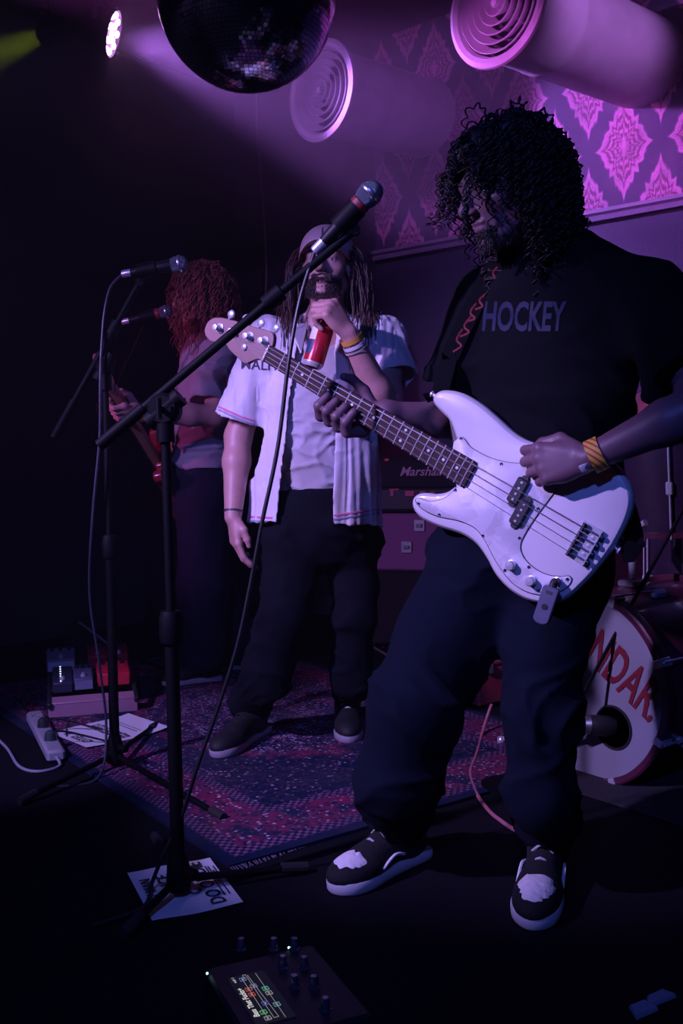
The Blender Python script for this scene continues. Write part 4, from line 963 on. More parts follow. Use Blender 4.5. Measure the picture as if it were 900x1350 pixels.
# ================================================================ amplifier stack behind the singer
def amp():
    n = nrm(V(-.28, -.96, 0)); ex = nrm(np.cross(V(0, 0, 1), n))*1.; ex = ex if ex[0] > 0 else -ex; R = np.stack([ex, -n, V(0, 0, 1)], 1)
    fc = np.array(at(572, 640, 4.85))
    z1, z2, z3 = .395, .675, .955
    B = lambda z: V(fc[0], fc[1], z)
    # bottom black case
    t = empty('black_case', B(0) - n*.16, 'black road case at the bottom of the amplifier stack', 'road case')
    MB().box(B(.205) - n*.17, (.70, .34, .37), R=R, bev=.012).build('case_shell', mat('black_tolex', (.014, .013, .017), .7, bump=.4, bscale=500), t)
    for sx in (-1, 1):
        for z in (.03, .38): MB().box(B(z) + ex*sx*.335 - n*.012, (.045, .035, .045), R=R, bev=.010).build('corner', mat('dull_steel', (.35, .35, .4), .35, .9), t)
        MB().cyl(B(.0) + ex*sx*.28 - n*.06, B(.025) + ex*sx*.28 - n*.06, .02, 14).build('foot', MATS['rubber'], t)
    # cabinet
    t = empty('speaker_cabinet', B(z1-.005) - n*.16, 'pinkish speaker cabinet with metal latches under the amplifier head', 'speaker cabinet')
    MB().box(B((z1+z2)/2) - n*.165, (.68, .33, z2-z1+.004), R=R, bev=.010).build('cabinet_shell', mat('burgundy_tolex', (.36, .13, .30), .75, var=.12, scale=60, bump=.3, bscale=500), t)
    for px, py in ((552, 693), (534, 722)):
        q = np.array(at(px, py, fc[1]+.005)); dd = (B(0)-q) @ n; q = q + n*dd
        MB().box(q + n*.003, (.055, .012, .060), R=R, bev=.003).build('latch_plate', mat('latch_steel', (.50, .50, .55), .4, .7), t)
        MB().box(q + n*.011, (.030, .012, .018), R=R, bev=.003).build('latch_hasp', mat('dull_steel', (.35, .35, .4), .35, .9), t)
    # head
    t = empty('amplifier_head', B(z2-.004) - n*.14, 'black amplifier head with script logo and pink control legends', 'amplifier')
    MB().box(B((z2+z3)/2) - n*.15, (.66, .28, z3-z2), R=R, bev=.014).build('amp_box', MATS['black_tolex'], t)
    MB().box(B(z3-.085) - n*.008, (.60, .016, .125), R=R, bev=.003).build('grille_cloth', mat('black_grille', (.022, .020, .030), .8, bump=.5, bscale=300), t)
    MB().box(B(z2+.072) - n*.008, (.60, .016, .100), R=R, bev=.003).build('control_panel', mat('dark_panel', (.030, .018, .035), .45), t)
    q = np.array(at(553, 622, fc[1])); dd = (B(0)-q) @ n; q = q + n*(dd+.006)
    text_on('Marshall', 'logo', mat('white_logo', (.62, .40, .50), .4), t, q, ex, V(0, 0, 1), .062, shear=.35, offset=.0008)
    pk = mat('pink_legend', (.70, .12, .22), .5)
    for px, w_, h_ in ((516, .05, .008), (513, .018, .028), (538, .045, .026), (556, .026, .026), (570, .026, .022)):
        q = np.array(at(px, 646 if h_ < .02 else 651, fc[1])); dd = (B(0)-q) @ n; q = q + n*(dd+.004)
        MB().box(q, (w_, .004, h_), R=R, bev=.001).build('panel_legend', pk, t)
    for i in range(6):
        MB().cyl(B(z2+.075) + ex*(.02+.045*i) + n*.0, B(z2+.075) + ex*(.02+.045*i) + n*.018, .012, 14, bev=.002).build('control_knob', m_blackm, t)
    MB().tube([B(z3) - ex*.09 - n*.14, B(z3+.022) - ex*.075 - n*.14, B(z3+.022) + ex*.075 - n*.14, B(z3) + ex*.09 - n*.14], .010, 8).build('carry_handle', m_blackm, t)
    for px, c_ in ((505, (.9, .05, .12)),):
        q = np.array(at(px, 577, fc[1])); dd = (B(0)-q) @ n; q = q + n*(dd+.002); MB().box(V(q[0], q[1], z3-.012), (.022, .006, .012), R=R, bev=.001).build('pilot_lamp', mat('pilot_red', (.3, .01, .02), .4, emit=c_, estr=.06), t)
amp()
# red box seen between the bass player's legs
rb = np.array(onfloor(640, 935)); ex = nrm(V(.80, .60, 0)); ey = V(-ex[1], ex[0], 0)
t = empty('tool_case', (rb[0], rb[1]+.1, 0), 'small red case on the floor behind the bass player', 'case')
c = V(rb[0]+.03, rb[1]+.15, 0)
MB().box(c + V(0, 0, .085), (.30, .20, .15), R=np.stack([ex, ey, V(0, 0, 1)], 1), bev=.010).build('case_body', mat('red_case', (.48, .06, .10), .6, var=.15, bump=.2, bscale=200), t)
MB().box(c + V(0, 0, .170), (.305, .205, .03), R=np.stack([ex, ey, V(0, 0, 1)], 1), bev=.010).build('case_lid', MATS['red_case'], t)
MB().tube([c + V(0, 0, .18) - ex*.05, c + V(0, 0, .21) - ex*.04, c + V(0, 0, .21) + ex*.04, c + V(0, 0, .18) + ex*.05], .008, 8).build('case_handle', m_blackm, t)
for sx in (-1, 1):
    MB().box(c - ey*.103 + ex*sx*.09 + V(0, 0, .15), (.03, .012, .035), R=np.stack([ex, ey, V(0, 0, 1)], 1), bev=.003).build('case_latch', MATS['latch_steel'], t)
    for sy in (-1, 1): MB().cyl(c + ex*sx*.12 + ey*sy*.07, c + ex*sx*.12 + ey*sy*.07 + V(0, 0, .014), .012, 12).build('case_foot', MATS['rubber'], t)
F_ = lambda x, y, z=.006: V(*onfloor(x, y, z))
cable([F_(648, 928, .10), F_(641, 948, .05), F_(634, 972), F_(628, 995), F_(620, 1018), F_(626, 1042), F_(642, 1066), F_(660, 1082), F_(685, 1096), F_(730, 1100)], .0055, mat('dusky_cable', (.42, .13, .17), .5), 'dusky pink instrument cable curling past the bass player on the floor')
cable([F_(462, 838), F_(490, 852), F_(528, 874), F_(575, 900), F_(640, 905)], .006, mat('mauve_cable', (.25, .14, .2), .6), 'thin mauve cable on the floor at the foot of the amplifier stack')

# ================================================================ guitar pedals, power strip and clutter by the level microphone's stand
def pedalboard():
    a = np.array(onfloor(66, 948)); b_ = np.array(onfloor(180, 938)); ex = nrm(b_-a); ey = V(-ex[1], ex[0], 0); L = np.linalg.norm(b_-a)
    R0 = np.stack([ex, ey, V(0, 0, 1)], 1); tilt = math.radians(14); up = nrm(ey*math.cos(tilt) + V(0, 0, 1)*math.sin(tilt)); nz = np.cross(ex, up); R = np.stack([ex, up, nz], 1)
    t = empty('pedalboard', a + ex*L/2 + ey*.17, 'sloping pedalboard frame carrying guitar pedals', 'pedalboard')
    o = a + V(0, 0, .055)
    for k, v in enumerate((.0, .11, .22, .33)):
        MB().box(o + ex*L/2 + up*(v+.02), (L, .055, .014), R=R, bev=.003).build('rail', mat('rail_mauve', (.34, .17, .24), .5, var=.1) if k == 0 else m_blackm, t)
    for x in (0, L): MB().box(o + ex*x + up*.19, (.016, .42, .022), R=R, bev=.003).build('side_rail', m_blackm, t)
    fr = MB(); fr.box(a + ex*L/2 + V(0, 0, .030), (L+.01, .014, .060), R=R0, bev=.003); fr.build('front_lip', MATS['rail_mauve'], t)
    for x in (.02, L-.02):
        MB().tube([o + ex*x + up*.37, V(*(o + ex*x + up*.37)[:2], .0)], .008, 8).build('rear_leg', m_blackm, t)
    def pedal(u, v, w_, d_, h_, col, label, leds=0, nk=3, trim=None, ls=1.6):
        c = o + ex*u*L + up*v + nz*(.008 + h_/2)
        p = empty('guitar_pedal', c - nz*h_/2, label, 'guitar pedal', 'guitar pedals on the sloping board')
        MB().box(c, (w_, d_, h_), R=R, bev=.005).build('enclosure', mat('pedal_'+label.split()[0]+label.split()[1], col, .4, var=.1), p)
        for k in range(nk):
            q = c + nz*h_/2 + ex*(k-(nk-1)/2)*w_*.3 + up*d_*.28; MB().lathe([(.008, 0), (.0065, .012), (0, .0125)], q, nz, 14).build('knob', m_blkpl, p)
        q = c + nz*h_/2 - up*d_*.28; MB().lathe([(.010, 0), (.010, .004), (.0065, .006), (.0065, .012), (0, .013)], q, nz, 16).build('footswitch', m_chrome, p)
        if trim: MB().box(c - up*(d_/2+.001) , (w_*.92, .002, h_*.7), R=R).build('label_plate', mat('label_'+label.split()[0]+label.split()[1], trim, .6), p)
        for k in range(leds):
            MB().sphere(c + nz*(h_/2+.001) + up*(d_*(.44-.14*k)) - ex*w_*.1, .0032, 8, 6).build('indicator_light', mat('led_white', (.6, .6, .7), .4, emit=(.65, .75, 1.), estr=ls), p)
    pedal(.15, .31, .11, .12, .055, (.20, .20, .26), 'grey metal pedal with a pale label at the top of the board', 0, 3, (.55, .55, .66))
    pedal(.16, .14, .075, .15, .045, (.035, .035, .07), 'navy tuner pedal with a row of white lights', 7, 0)
    pedal(.40, .14, .072, .13, .05, (.10, .11, .17), 'slate blue pedal beside the lit tuner', 0, 3, (.22, .24, .34))
    pedal(.60, .32, .080, .125, .055, (.30, .02, .05), 'dark red pedal at the top of the board behind the bright red one', 0, 3)
    pedal(.86, .31, .075, .12, .055, (.24, .015, .04), 'deep crimson pedal at the top outer end of the board', 0, 2)
    pedal(.76, .15, .125, .12, .055, (.62, .02, .05), 'bright red double-width pedal', 0, 3, (.75, .03, .06))
pedalboard()
lid_a, lid_b = np.array(at(104, 820, 4.42)), np.array(at(147, 852, 4.34))
t = empty('case_lid', (lid_b[0], lid_b[1], 0), 'dark case lid with a pale rim leaning behind the pedals', 'case lid')
dx = nrm(lid_b-lid_a); b = MB(); b.tube([lid_a, lid_b + dx*.02], .008, 8, flat=((0, 0, 1), .5)); b.build('pale_rim', mat('rim_alloy', (.45, .38, .40), .4, .5), t)
nn = nrm(np.cross(dx, V(.2, 1, .3))); dn = nrm(np.cross(dx, nn)); dn = dn if dn[2] < 0 else -dn
dn = nrm(V(-.55, .25, -.8)); nl = nrm(np.cross(dx, dn)); Lr = np.linalg.norm(lid_b-lid_a)+.02
MB().box((lid_a+lid_b)/2 + dn*.15 + nl*.012, (Lr, .30, .022), R=np.stack([dx, nrm(np.cross(nl, dx)), nl], 1), bev=.004).build('lid_panel', m_blackm, t)

def power_strip():
    a, b_ = np.array(onfloor(46, 952)), np.array(onfloor(74, 1005)); ex = nrm(b_-a); ey = V(-ex[1], ex[0], 0); L = np.linalg.norm(b_-a); R = np.stack([ex, ey, V(0, 0, 1)], 1); c = (a+b_)/2
    t = empty('power_strip', c, 'white power strip with plugs beside the printed sheet', 'power strip')
    MB().box(c + V(0, 0, .022), (L+.02, .058, .038), R=R, bev=.008).build('strip_body', mat('white_plastic', (.30, .30, .33), .4), t)
    for k, f in enumerate((.15, .45, .78)):
        q = a + ex*L*f + V(0, 0, .041)
        MB().lathe([(.021, 0), (.021, .002), (.018, .002), (.018, -.004), (0, -.004)], q, (0, 0, 1), 24).build('socket', mat('socket_grey', (.22, .22, .25), .5), t)
        for s_ in (-1, 1): MB().cyl(q + ey*s_*.008 - V(0, 0, .002), q + ey*s_*.008 + V(0, 0, .0005), .0025, 8).build('pin_hole', m_blkpl, t)
    for f, cc in ((.45, (.02, .02, .024)), (.78, (.03, .05, .05))):
        q = a + ex*L*f + V(0, 0, .038); p = empty('power_plug', q, 'dark mains plug in the white power strip'+(', middle socket' if f < .5 else ', end socket'), 'plug', 'plugs in the power strip')
        MB().lathe([(.019, 0), (.020, .012), (.017, .030), (.010, .036), (0, .037)], q, (0, 0, 1), 18).build('plug_body', mat('plug_'+str(int(f*100)), cc, .5), p)
        MB().tube(spline([q + V(0, 0, .025), q + ey*.03 + V(0, 0, .03), q + ey*.09 + V(0, 0, .012) - V(0, 0, 0), V(*(q + ey*.22 + ex*.03)[:2], .005)], 6), .0035, 6).build('plug_cord', m_cable, p)
    cable([c + V(0, 0, .02) + ex*(L/2+.005), F_(78, 1010), F_(50, 1017), F_(25, 1010), F_(8, 985), F_(-20, 960)], .0048, mat('grey_cord', (.28, .27, .33), .5), 'pale mains cord looping round from the power strip')
power_strip()
cable([F_(10, 912), F_(30, 930), F_(46, 948), F_(60, 960), F_(95, 962)], .0045, m_cable, 'black patch cable beside the power strip')
cable([F_(20, 915), F_(38, 918), F_(42, 932), F_(40, 942), F_(52, 950)], .0045, mat('red_cable', (.35, .02, .04), .5), 'dark red cable coiled by the power strip')
cable([F_(88, 972, .012), F_(92, 950), F_(118, 946), F_(150, 950), F_(172, 944), F_(190, 950)], .004, m_cable, 'black patch cable trailing along the front of the pedalboard')

# ================================================================ people
from mathutils.bvhtree import BVHTree
def A_(x, y, Y): return np.array(at(x, y, Y), float)
def skin_mat(name, col):
    g = G(name); c = g.mix(g.noise(14, 4), tuple(np.array(col)*.86), tuple(np.array(col)*1.12)); c = g.mix(g.op('MULTIPLY', g.step(g.noise(55, 3), .62, .08), .25), c, (col[0]*.8, col[1]*.55, col[2]*.55))
    g.bump(g.noise(260, 2), .08, .003); g.b.inputs['Subsurface Weight'].default_value = .0
    return g.done(c, .48)
def cloth_mat(name, col, rough=.9, weave=900, var=.12, sheen=.0, bump=.25):
    return mat(name, col, rough, var=var, scale=18, bump=bump, bscale=weave, spec=.15, sheen=sheen)
def frame_f(fwd, up=(0, 0, 1)):
    f = nrm(fwd); u = np.asarray(up, float); u = nrm(u - f*(u @ f)); return np.stack([np.cross(f, u), f, u], 1)
def head_sdf(F, c, R, s=1., lids=True):
    F.M = (np.array(c, float), R*s)
    F.ell((0, -.018, .036), (.074, .096, .082), .02)
    F.ell((0, .026, -.028), (.061, .062, .086), .03)
    F.cone((-.048, .0, -.062), (-.012, .062, -.098), .020*s, .015*s, .03); F.cone((.048, .0, -.062), (.012, .062, -.098), .020*s, .015*s, .03)
    F.ell((0, .068, -.100), (.021, .018, .016), .018)
    for x in (-1, 1):
        F.ell((x*.044, .052, -.022), (.023, .024, .020), .022)
        F.ell((x*.032, .099, .004), (.019, .017, .0125), .010, sub=True)
    F.cone((-.038, .074, .022), (.038, .074, .022), .013*s, .013*s, .02)
    F.cone((0, .082, .014), (0, .110, -.028), .0075*s, .0125*s, .010)
    for x in (-1, 1): F.ell((x*.0115, .097, -.033), (.0085, .011, .0075), .006)
    F.ell((0, .083, -.056), (.024, .012, .0075), .006); F.ell((0, .081, -.069), (.021, .013, .0080), .006)
    F.ell((0, .098, -.0625), (.024, .009, .0020), .004, sub=True)
    for x in (-1, 1):
        if lids:
            F.ell((x*.032, .0705, .0085), (.0155, .0165, .0095), .003); F.ell((x*.032, .069, -.006), (.0150, .0155, .006), .003)
        F.ell((x*.078, -.008, -.010), (.008, .019, .031), .006, R=np.array([[math.cos(.35*x), -math.sin(.35*x), 0], [math.sin(.35*x), math.cos(.35*x), 0], [0, 0, 1]]))
        F.ell((x*.086, -.004, -.006), (.006, .009, .016), .004, sub=True)
    F.M = None
def eyes(parent, c, R, s=1., iris=(.10, .06, .04)):
    for x in (-1, 1):
        q = np.array(c) + R @ (V(x*.032, .0705, .0005)*s); fw = R[:, 1]
        e = MB().sphere(q, .0140*s, 16, 12).build('eye', mat('eye_white', (.62, .58, .58), .25), parent)
        MB().lathe([(0, .0015*s), (.0055*s, .0003*s), (.0058*s, -.001*s)], q + fw*.0131*s, fw, 16).build('iris', mat('iris_'+str(iris[0]), iris, .2), e)
def rot_to(v, a, b, ang):
    """rotate v in the plane spanned by orthonormal a,b by ang from a to b"""
    ca, cb = v @ a, v @ b; r = v - a*ca - b*cb
    return r + a*(ca*math.cos(ang) - cb*math.sin(ang)) + b*(ca*math.sin(ang) + cb*math.cos(ang))
def hand_sdf(F, W, f, n, s, curls, thumb, spread=.10, sc=1.):
    """W wrist, f towards the knuckles, n out of the palm, s towards the thumb side; thumb: list of (f,n,s) points"""
    f = nrm(f); n = nrm(n - f*(n @ f)); s0 = np.cross(f, n); s = s0 if s0 @ s > 0 else -s0; W = np.array(W, float)
    Ls = [(.046, .027, .021), (.050, .031, .022), (.046, .029, .021), (.037, .022, .019)]; off = (.030, .0105, -.0095, -.0285); base = (.088, .092, .087, .078)
    kn = []
    for i in range(4):
        k = W + (f*base[i] + s*off[i])*sc; kn.append(k)
        F.cone(W + (f*.012 + s*off[i]*.45)*sc, k, .0150*sc, .0118*sc, .010)
        d = nrm(f + s*spread*(1.3-i)*.8); p = k; ang = 0; pts = [k]
        for L, c_ in zip(Ls[i], curls[i]):
            ang += math.radians(c_); dd = rot_to(d, f, n, ang); p = p + dd*L*sc; pts.append(p)
        r0 = (.0100, .0102, .0098, .0088)[i]*sc
        F.chain(pts, [r0*1.08, r0, r0*.92, r0*.78], .0035)
    F.cone(kn[0], kn[3], .0105*sc, .0095*sc, .008); F.ell(W + (f*.05 + n*.004)*sc, V(.040, .046, .015)*sc, .01, R=np.stack([s, f, n], 1))
    tp = [W + (f*a + n*b + s*c)*sc for a, b, c in thumb]
    F.chain(tp, [.0150*sc, .0125*sc, .0110*sc, .0088*sc][:len(tp)], .006)
    return kn
def limb(F, a, b, c, r, k=.02):
    """two-segment limb with swelling muscle bellies; r = (root, belly, joint, belly2, end)"""
    a, b, c = [np.array(q, float) for q in (a, b, c)]
    m1 = a + (b-a)*.42; m2 = b + (c-b)*.32
    F.chain([a, m1, b, m2, c], r, k)
def hair_tubes(name, paths, rad, m, parent, seg=4):
    """paths (S,T,3), rad (T,) or (S,T)"""
    S, T, _ = paths.shape; rad = np.broadcast_to(rad, (S, T))
    tg = np.gradient(paths, axis=1); tg /= np.maximum(np.linalg.norm(tg, axis=2, keepdims=True), 1e-9)
    ref = np.broadcast_to(V(.31, .52, .79), tg.shape); u = np.cross(tg, ref); u /= np.maximum(np.linalg.norm(u, axis=2, keepdims=True), 1e-9); w_ = np.cross(tg, u)
    a = np.arange(seg)*2*np.pi/seg
    P = paths[:, :, None, :] + rad[:, :, None, None]*(np.cos(a)[None, None, :, None]*u[:, :, None, :] + np.sin(a)[None, None, :, None]*w_[:, :, None, :])
    idx = np.arange(S*T*seg).reshape(S, T, seg); nx = np.roll(idx, -1, 2)
    q = np.stack([idx[:, :-1], nx[:, :-1], nx[:, 1:], idx[:, 1:]], -1).reshape(-1, 4)
    caps = np.concatenate([idx[:, 0, ::-1], idx[:, -1, :]]) if seg == 4 else np.zeros((0, 4), int)
    me = mesh_np(name, P.reshape(-1, 3), np.zeros((0, 3), int), np.concatenate([q, caps])); finish(me, m, None)
    o = bpy.data.objects.new(name, me); COL.objects.link(o)
    if parent is not None: adopt(o, parent)
    return o
def grow_hair(c, R, n, length, region, seed, T=40, lift=.35, grav=1., curl=(0., 0.), scalp=(.079, .101, .088), thick=.02, avoid=(), sweep=None, s=1., guard=True):
    """long hair: strands leave the scalp, droop, and slide over head and shoulders; curl=(amplitude, wavelength)"""
    g = np.random.default_rng(seed); D = []
    while len(D) < n:
        v = g.normal(size=3); v /= np.linalg.norm(v)
        if region(v): D.append(v)
    D = np.array(D); sc = np.array(scalp)*s; cen = V(0, -.014, .030)*s
    loc = cen + D*sc; vel = D*lift + D*V(.25, .25, 0) + g.normal(0, .18, D.shape)*V(1, 1, .2)
    if sweep is not None: vel = vel + np.array([sweep(d) for d in D])
    L = length*(.72+.4*g.random(n)); st = (L/(T-1))[:, None]
    up = R.T @ V(0, 0, 1.); lay = (thick*g.random(n)**.7)[:, None]
    P = [loc.copy()]; p = loc.copy()
    av = [(R.T @ (np.array(a)-c), R.T @ (np.array(b)-c), r) for a, b, r in avoid]
    for t in range(T-1):
        vel = vel*.86 - up*.14*grav; vel /= np.linalg.norm(vel, axis=1, keepdims=True); p = p + vel*st
        q = (p-cen)/(sc+.004+lay); r = np.linalg.norm(q, axis=1, keepdims=True); ins = (r < 1)[:, 0]
        nw = cen + q/np.maximum(r, 1e-6)*(sc+.004+lay); p = np.where(ins[:, None], nw, p)
        fr = (p - cen - V(0, .03, -.075)*s)/(V(.064, .062, .085)*s+.004); rr = np.linalg.norm(fr, axis=1, keepdims=True)
        p = np.where(rr < 1, cen + V(0, .03, -.075)*s + fr/np.maximum(rr, 1e-6)*(V(.064, .062, .085)*s+.004), p)
        if guard:
            m_ = (p[:, 1] > .030*s) & (p[:, 2] < .060*s) & (np.abs(p[:, 0]) < .070*s); p[m_, 0] = np.where(D[m_, 0] >= 0, 1, -1)*(.070*s + lay[m_, 0])
        for a, b, rad in av:
            ab = b-a; tt = np.clip(((p-a) @ ab)/(ab @ ab), 0, 1)[:, None]; k = a + tt*ab; d = p-k; dl = np.linalg.norm(d, axis=1, keepdims=True)
            p = np.where(dl < rad+lay, k + d/np.maximum(dl, 1e-6)*(rad+lay), p)
        P.append(p.copy())
    P = np.stack(P, 1)
    if curl[0] > 0:
        tg = np.gradient(P, axis=1); tg /= np.maximum(np.linalg.norm(tg, axis=2, keepdims=True), 1e-9); ref = np.broadcast_to(V(.3, .5, .8), tg.shape)
        u = np.cross(tg, ref); u /= np.maximum(np.linalg.norm(u, axis=2, keepdims=True), 1e-9); w_ = np.cross(tg, u)
        sarc = np.linspace(0, 1, T)[None]*L[:, None]; wl = curl[1]*(.8+.5*g.random(n))[:, None]; ph = g.random(n)[:, None]*6.28
        th = ph + 2*np.pi*sarc/wl; am = curl[0]*(.6+.8*g.random(n))[:, None]*np.minimum(1, sarc/.05)
        P = P + am[..., None]*(np.cos(th)[..., None]*u + np.sin(th)[..., None]*w_)
    return np.asarray(c) + P @ R.T
def cut_mouth(F, a, d, r):
    """trim a sleeve square: drop what lies beyond plane (a,d) within r of a"""
    a = np.array(a, float); d = nrm(d)
    x = (F.lo[0]+F.h*np.arange(F.n[0]))[:, None, None]-a[0]; y = (F.lo[1]+F.h*np.arange(F.n[1]))[None, :, None]-a[1]; z = (F.lo[2]+F.h*np.arange(F.n[2]))[None, None, :]-a[2]
    c = d*r*.6; reg = np.maximum(np.sqrt((x-c[0])**2+(y-c[1])**2+(z-c[2])**2)-r, -(x*d[0]+y*d[1]+z*d[2]))
    F.D = np.maximum(F.D, -reg.astype(np.float32))
def bvh_of(o):
    me = o.data; n = len(me.vertices); co = np.empty(n*3, np.float32); me.vertices.foreach_get('co', co); co = co.reshape(-1, 3)
    return BVHTree.FromPolygons([tuple(v) for v in co], [tuple(p.vertices) for p in me.polygons])
def print_on(txt, name, m, parent, bvh, px, py, w_px, h_px, rot=0., shear=0., offset=0., lift=.0015, cuts=14, spacing=1.):
    """lettering laid onto a cloth surface: centre px,py and size measured in the photograph, each vertex dropped on the cloth"""
    me = text_mesh(txt, 1., shear=shear, offset=offset, spacing=spacing); bm = bmesh.new(); bm.from_mesh(me)
    xs = [v.co.x for v in bm.verts]; ys = [v.co.y for v in bm.verts]; x0, x1, y0, y1 = min(xs), max(xs), min(ys), max(ys)
    for k in range(1, cuts*3): bmesh.ops.bisect_plane(bm, geom=bm.verts[:]+bm.edges[:]+bm.faces[:], plane_co=(x0+(x1-x0)*k/(cuts*3), 0, 0), plane_no=(1, 0, 0))
    for k in range(1, cuts): bmesh.ops.bisect_plane(bm, geom=bm.verts[:]+bm.edges[:]+bm.faces[:], plane_co=(0, y0+(y1-y0)*k/cuts, 0), plane_no=(0, 1, 0))
    eye = Vector((0, 0, CAM_H)); kill = []
    for v in bm.verts:
        a = (v.co.x-(x0+x1)/2)/(x1-x0)*w_px; b = -(v.co.y-(y0+y1)/2)/(y1-y0)*h_px; c_, s_ = math.cos(rot), math.sin(rot)
        d = (at(px + a*c_ - b*s_, py + a*s_ + b*c_, 1.) - eye).normalized(); h, nn, i, dist = bvh.ray_cast(eye, d)
        if h is None: kill.append(v)
        else: v.co = h - d*lift
    bmesh.ops.delete(bm, geom=kill, context='VERTS'); bm.to_mesh(me); bm.free(); me.materials.clear(); me.materials.append(m)
    o = bpy.data.objects.new(name, me); COL.objects.link(o); adopt(o, parent); return o
def stroke_on(pts, name, m, parent, bvh, r=.003):
    eye = Vector((0, 0, CAM_H)); P = []
    for x, y in spline(pts, 4):
        d = (at(x, y, 1.)-eye).normalized(); h, _, _, _ = bvh.ray_cast(eye, d)
        if h is not None: P.append(np.array(h - d*.0008))
    if len(P) > 2: MB().tube(P, r, 5, flat=((0, 1, 0), .35)).build(name, m, parent)
def folds(scale, amp, seed, stretch=(1, 1, .45), ridge=True):
    def f(P, N):
        q = P*np.array(stretch)*scale; q = q + .6*np.stack([vnoise(q*.7, seed+5), vnoise(q*.7, seed+6), vnoise(q*.7, seed+7)], 1)
        a = vnoise(q, seed); a = 1-np.abs(a)*2 if ridge else a
        return amp*(a*.7 + .5*vnoise(q*2.3, seed+1))
    return f
def creases(amp, seed, zs=(), soft=.6, fine=12.):
    """sharp cloth creases that crowd round the heights zs (knee, hem, elbow) over a soft large-scale drape"""
    def f(P, N):
        w_ = .35*np.ones(len(P))
        for z, r in zs: w_ = w_ + np.exp(-((P[:, 2]-z)/r)**2)
        q = P*V(.55, .55, 1.)*fine; q = q + .8*np.stack([vnoise(q*.6, seed+5), vnoise(q*.6, seed+6), vnoise(q*.6, seed+7)], 1)
        rdg = (1-np.abs(vnoise(q, seed)))**4; rd2 = (1-np.abs(vnoise(q*V(1.6, 1.6, .8)+7, seed+2)))**4
        return amp*w_*(rdg*1.3 + rd2*.8 - .75) + amp*soft*vnoise(P*7, seed+9)
    return f
def shoe(parent, toe, heel, z0, m_up, m_sole, m_patch=None, w_=.052, stripe=None, lace=None):
    toe = np.array(toe, float); heel = np.array(heel, float); d = nrm(V(*(toe-heel)[:2], 0)); sd = V(-d[1], d[0], 0); L = np.linalg.norm((toe-heel)[:2]); o = V(heel[0], heel[1], z0)
    t = empty('shoe', o); adopt(t, parent)
    ol = [(0, -.6), (.06, -.72), (.25, -.70), (.5, -.78), (.72, -1.), (.88, -.86), (.97, -.45), (1., .0), (.97, .5), (.88, .90), (.72, 1.), (.5, .82), (.25, .72), (.06, .72), (0, .6), (-.02, 0)]
    pol = spline([(x*L, y*w_) for x, y in ol], 3, True)
    MB().prism(pol, [(.003, 0), (0, .004), (-.001, .020), (.002, .026)], (o, d, sd, V(0, 0, 1))).build('sole', m_sole, t)
    F = Field(np.minimum(toe, heel)[:3]-V(.12, .12, .1), np.maximum(toe, heel)[:3]+V(.12, .12, .25), .004)
    q = lambda x, y, z: o + d*x*L + sd*y*w_ + V(0, 0, z)
    F.ell(q(.74, 0, .030), (L*.27, w_*.96, .040), .02, R=np.stack([d, sd, V(0, 0, 1)], 1)); F.ell(q(.22, 0, .045), (L*.24, w_*.72, .055), .03, R=np.stack([d, sd, V(0, 0, 1)], 1))
    F.cone(q(.62, 0, .045), q(.28, 0, .085), .036, .036, .03); F.cone(q(.24, 0, .06), q(.20, 0, .125), .040, .042, .03)
    F.cut(q(0, 0, .022), (0, 0, -1)); F.cut(q(0, 0, .135), (0, 0, 1))
    u = F.build('upper', m_up, t)
    if m_patch is not None:
        F = Field(np.minimum(toe, heel)[:3]-V(.12, .12, .1), np.maximum(toe, heel)[:3]+V(.12, .12, .25), .003)
        F.ell(q(.74, 0, .0335), (L*.245, w_*.86, .0405), .02, R=np.stack([d, sd, V(0, 0, 1)], 1)); F.cut(q(0, 0, .045), (0, 0, -1)); F.cut(q(.55, 0, .0), -d)
        F.build('toe_patch', m_patch, t, disp=folds(45, .0015, 3))
    ml = mat('shoe_lace', (.5, .48, .5), .8) if lace is None else lace
    for k in range(4):
        f = .58-.085*k; z = .083+.017*k; MB().tube(spline([q(f, -.42, z-.012), q(f+.01, 0, z+.006), q(f, .42, z-.012)], 4), .003, 6).build('lace', ml, t)
    if stripe is not None:
        for s_ in (-1, 1): MB().tube(spline([q(.62, s_*.90, .035), q(.48, s_*.86, .055), q(.36, s_*.78, .045)], 5), .0038, 6, flat=((0, 0, 1), 1.)).build('side_stripe', stripe, t)
    return t
def wristband(parent, a, b, r, wdt, m, name='wristband', flat=None, seg=28):
    a = np.array(a, float); d = nrm(np.array(b, float)-a)
    return MB().lathe([(r, -wdt/2), (r+.0012, -wdt/2), (r+.0012, wdt/2), (r, wdt/2)], a, d, seg, closed=True).build(name, m, parent)

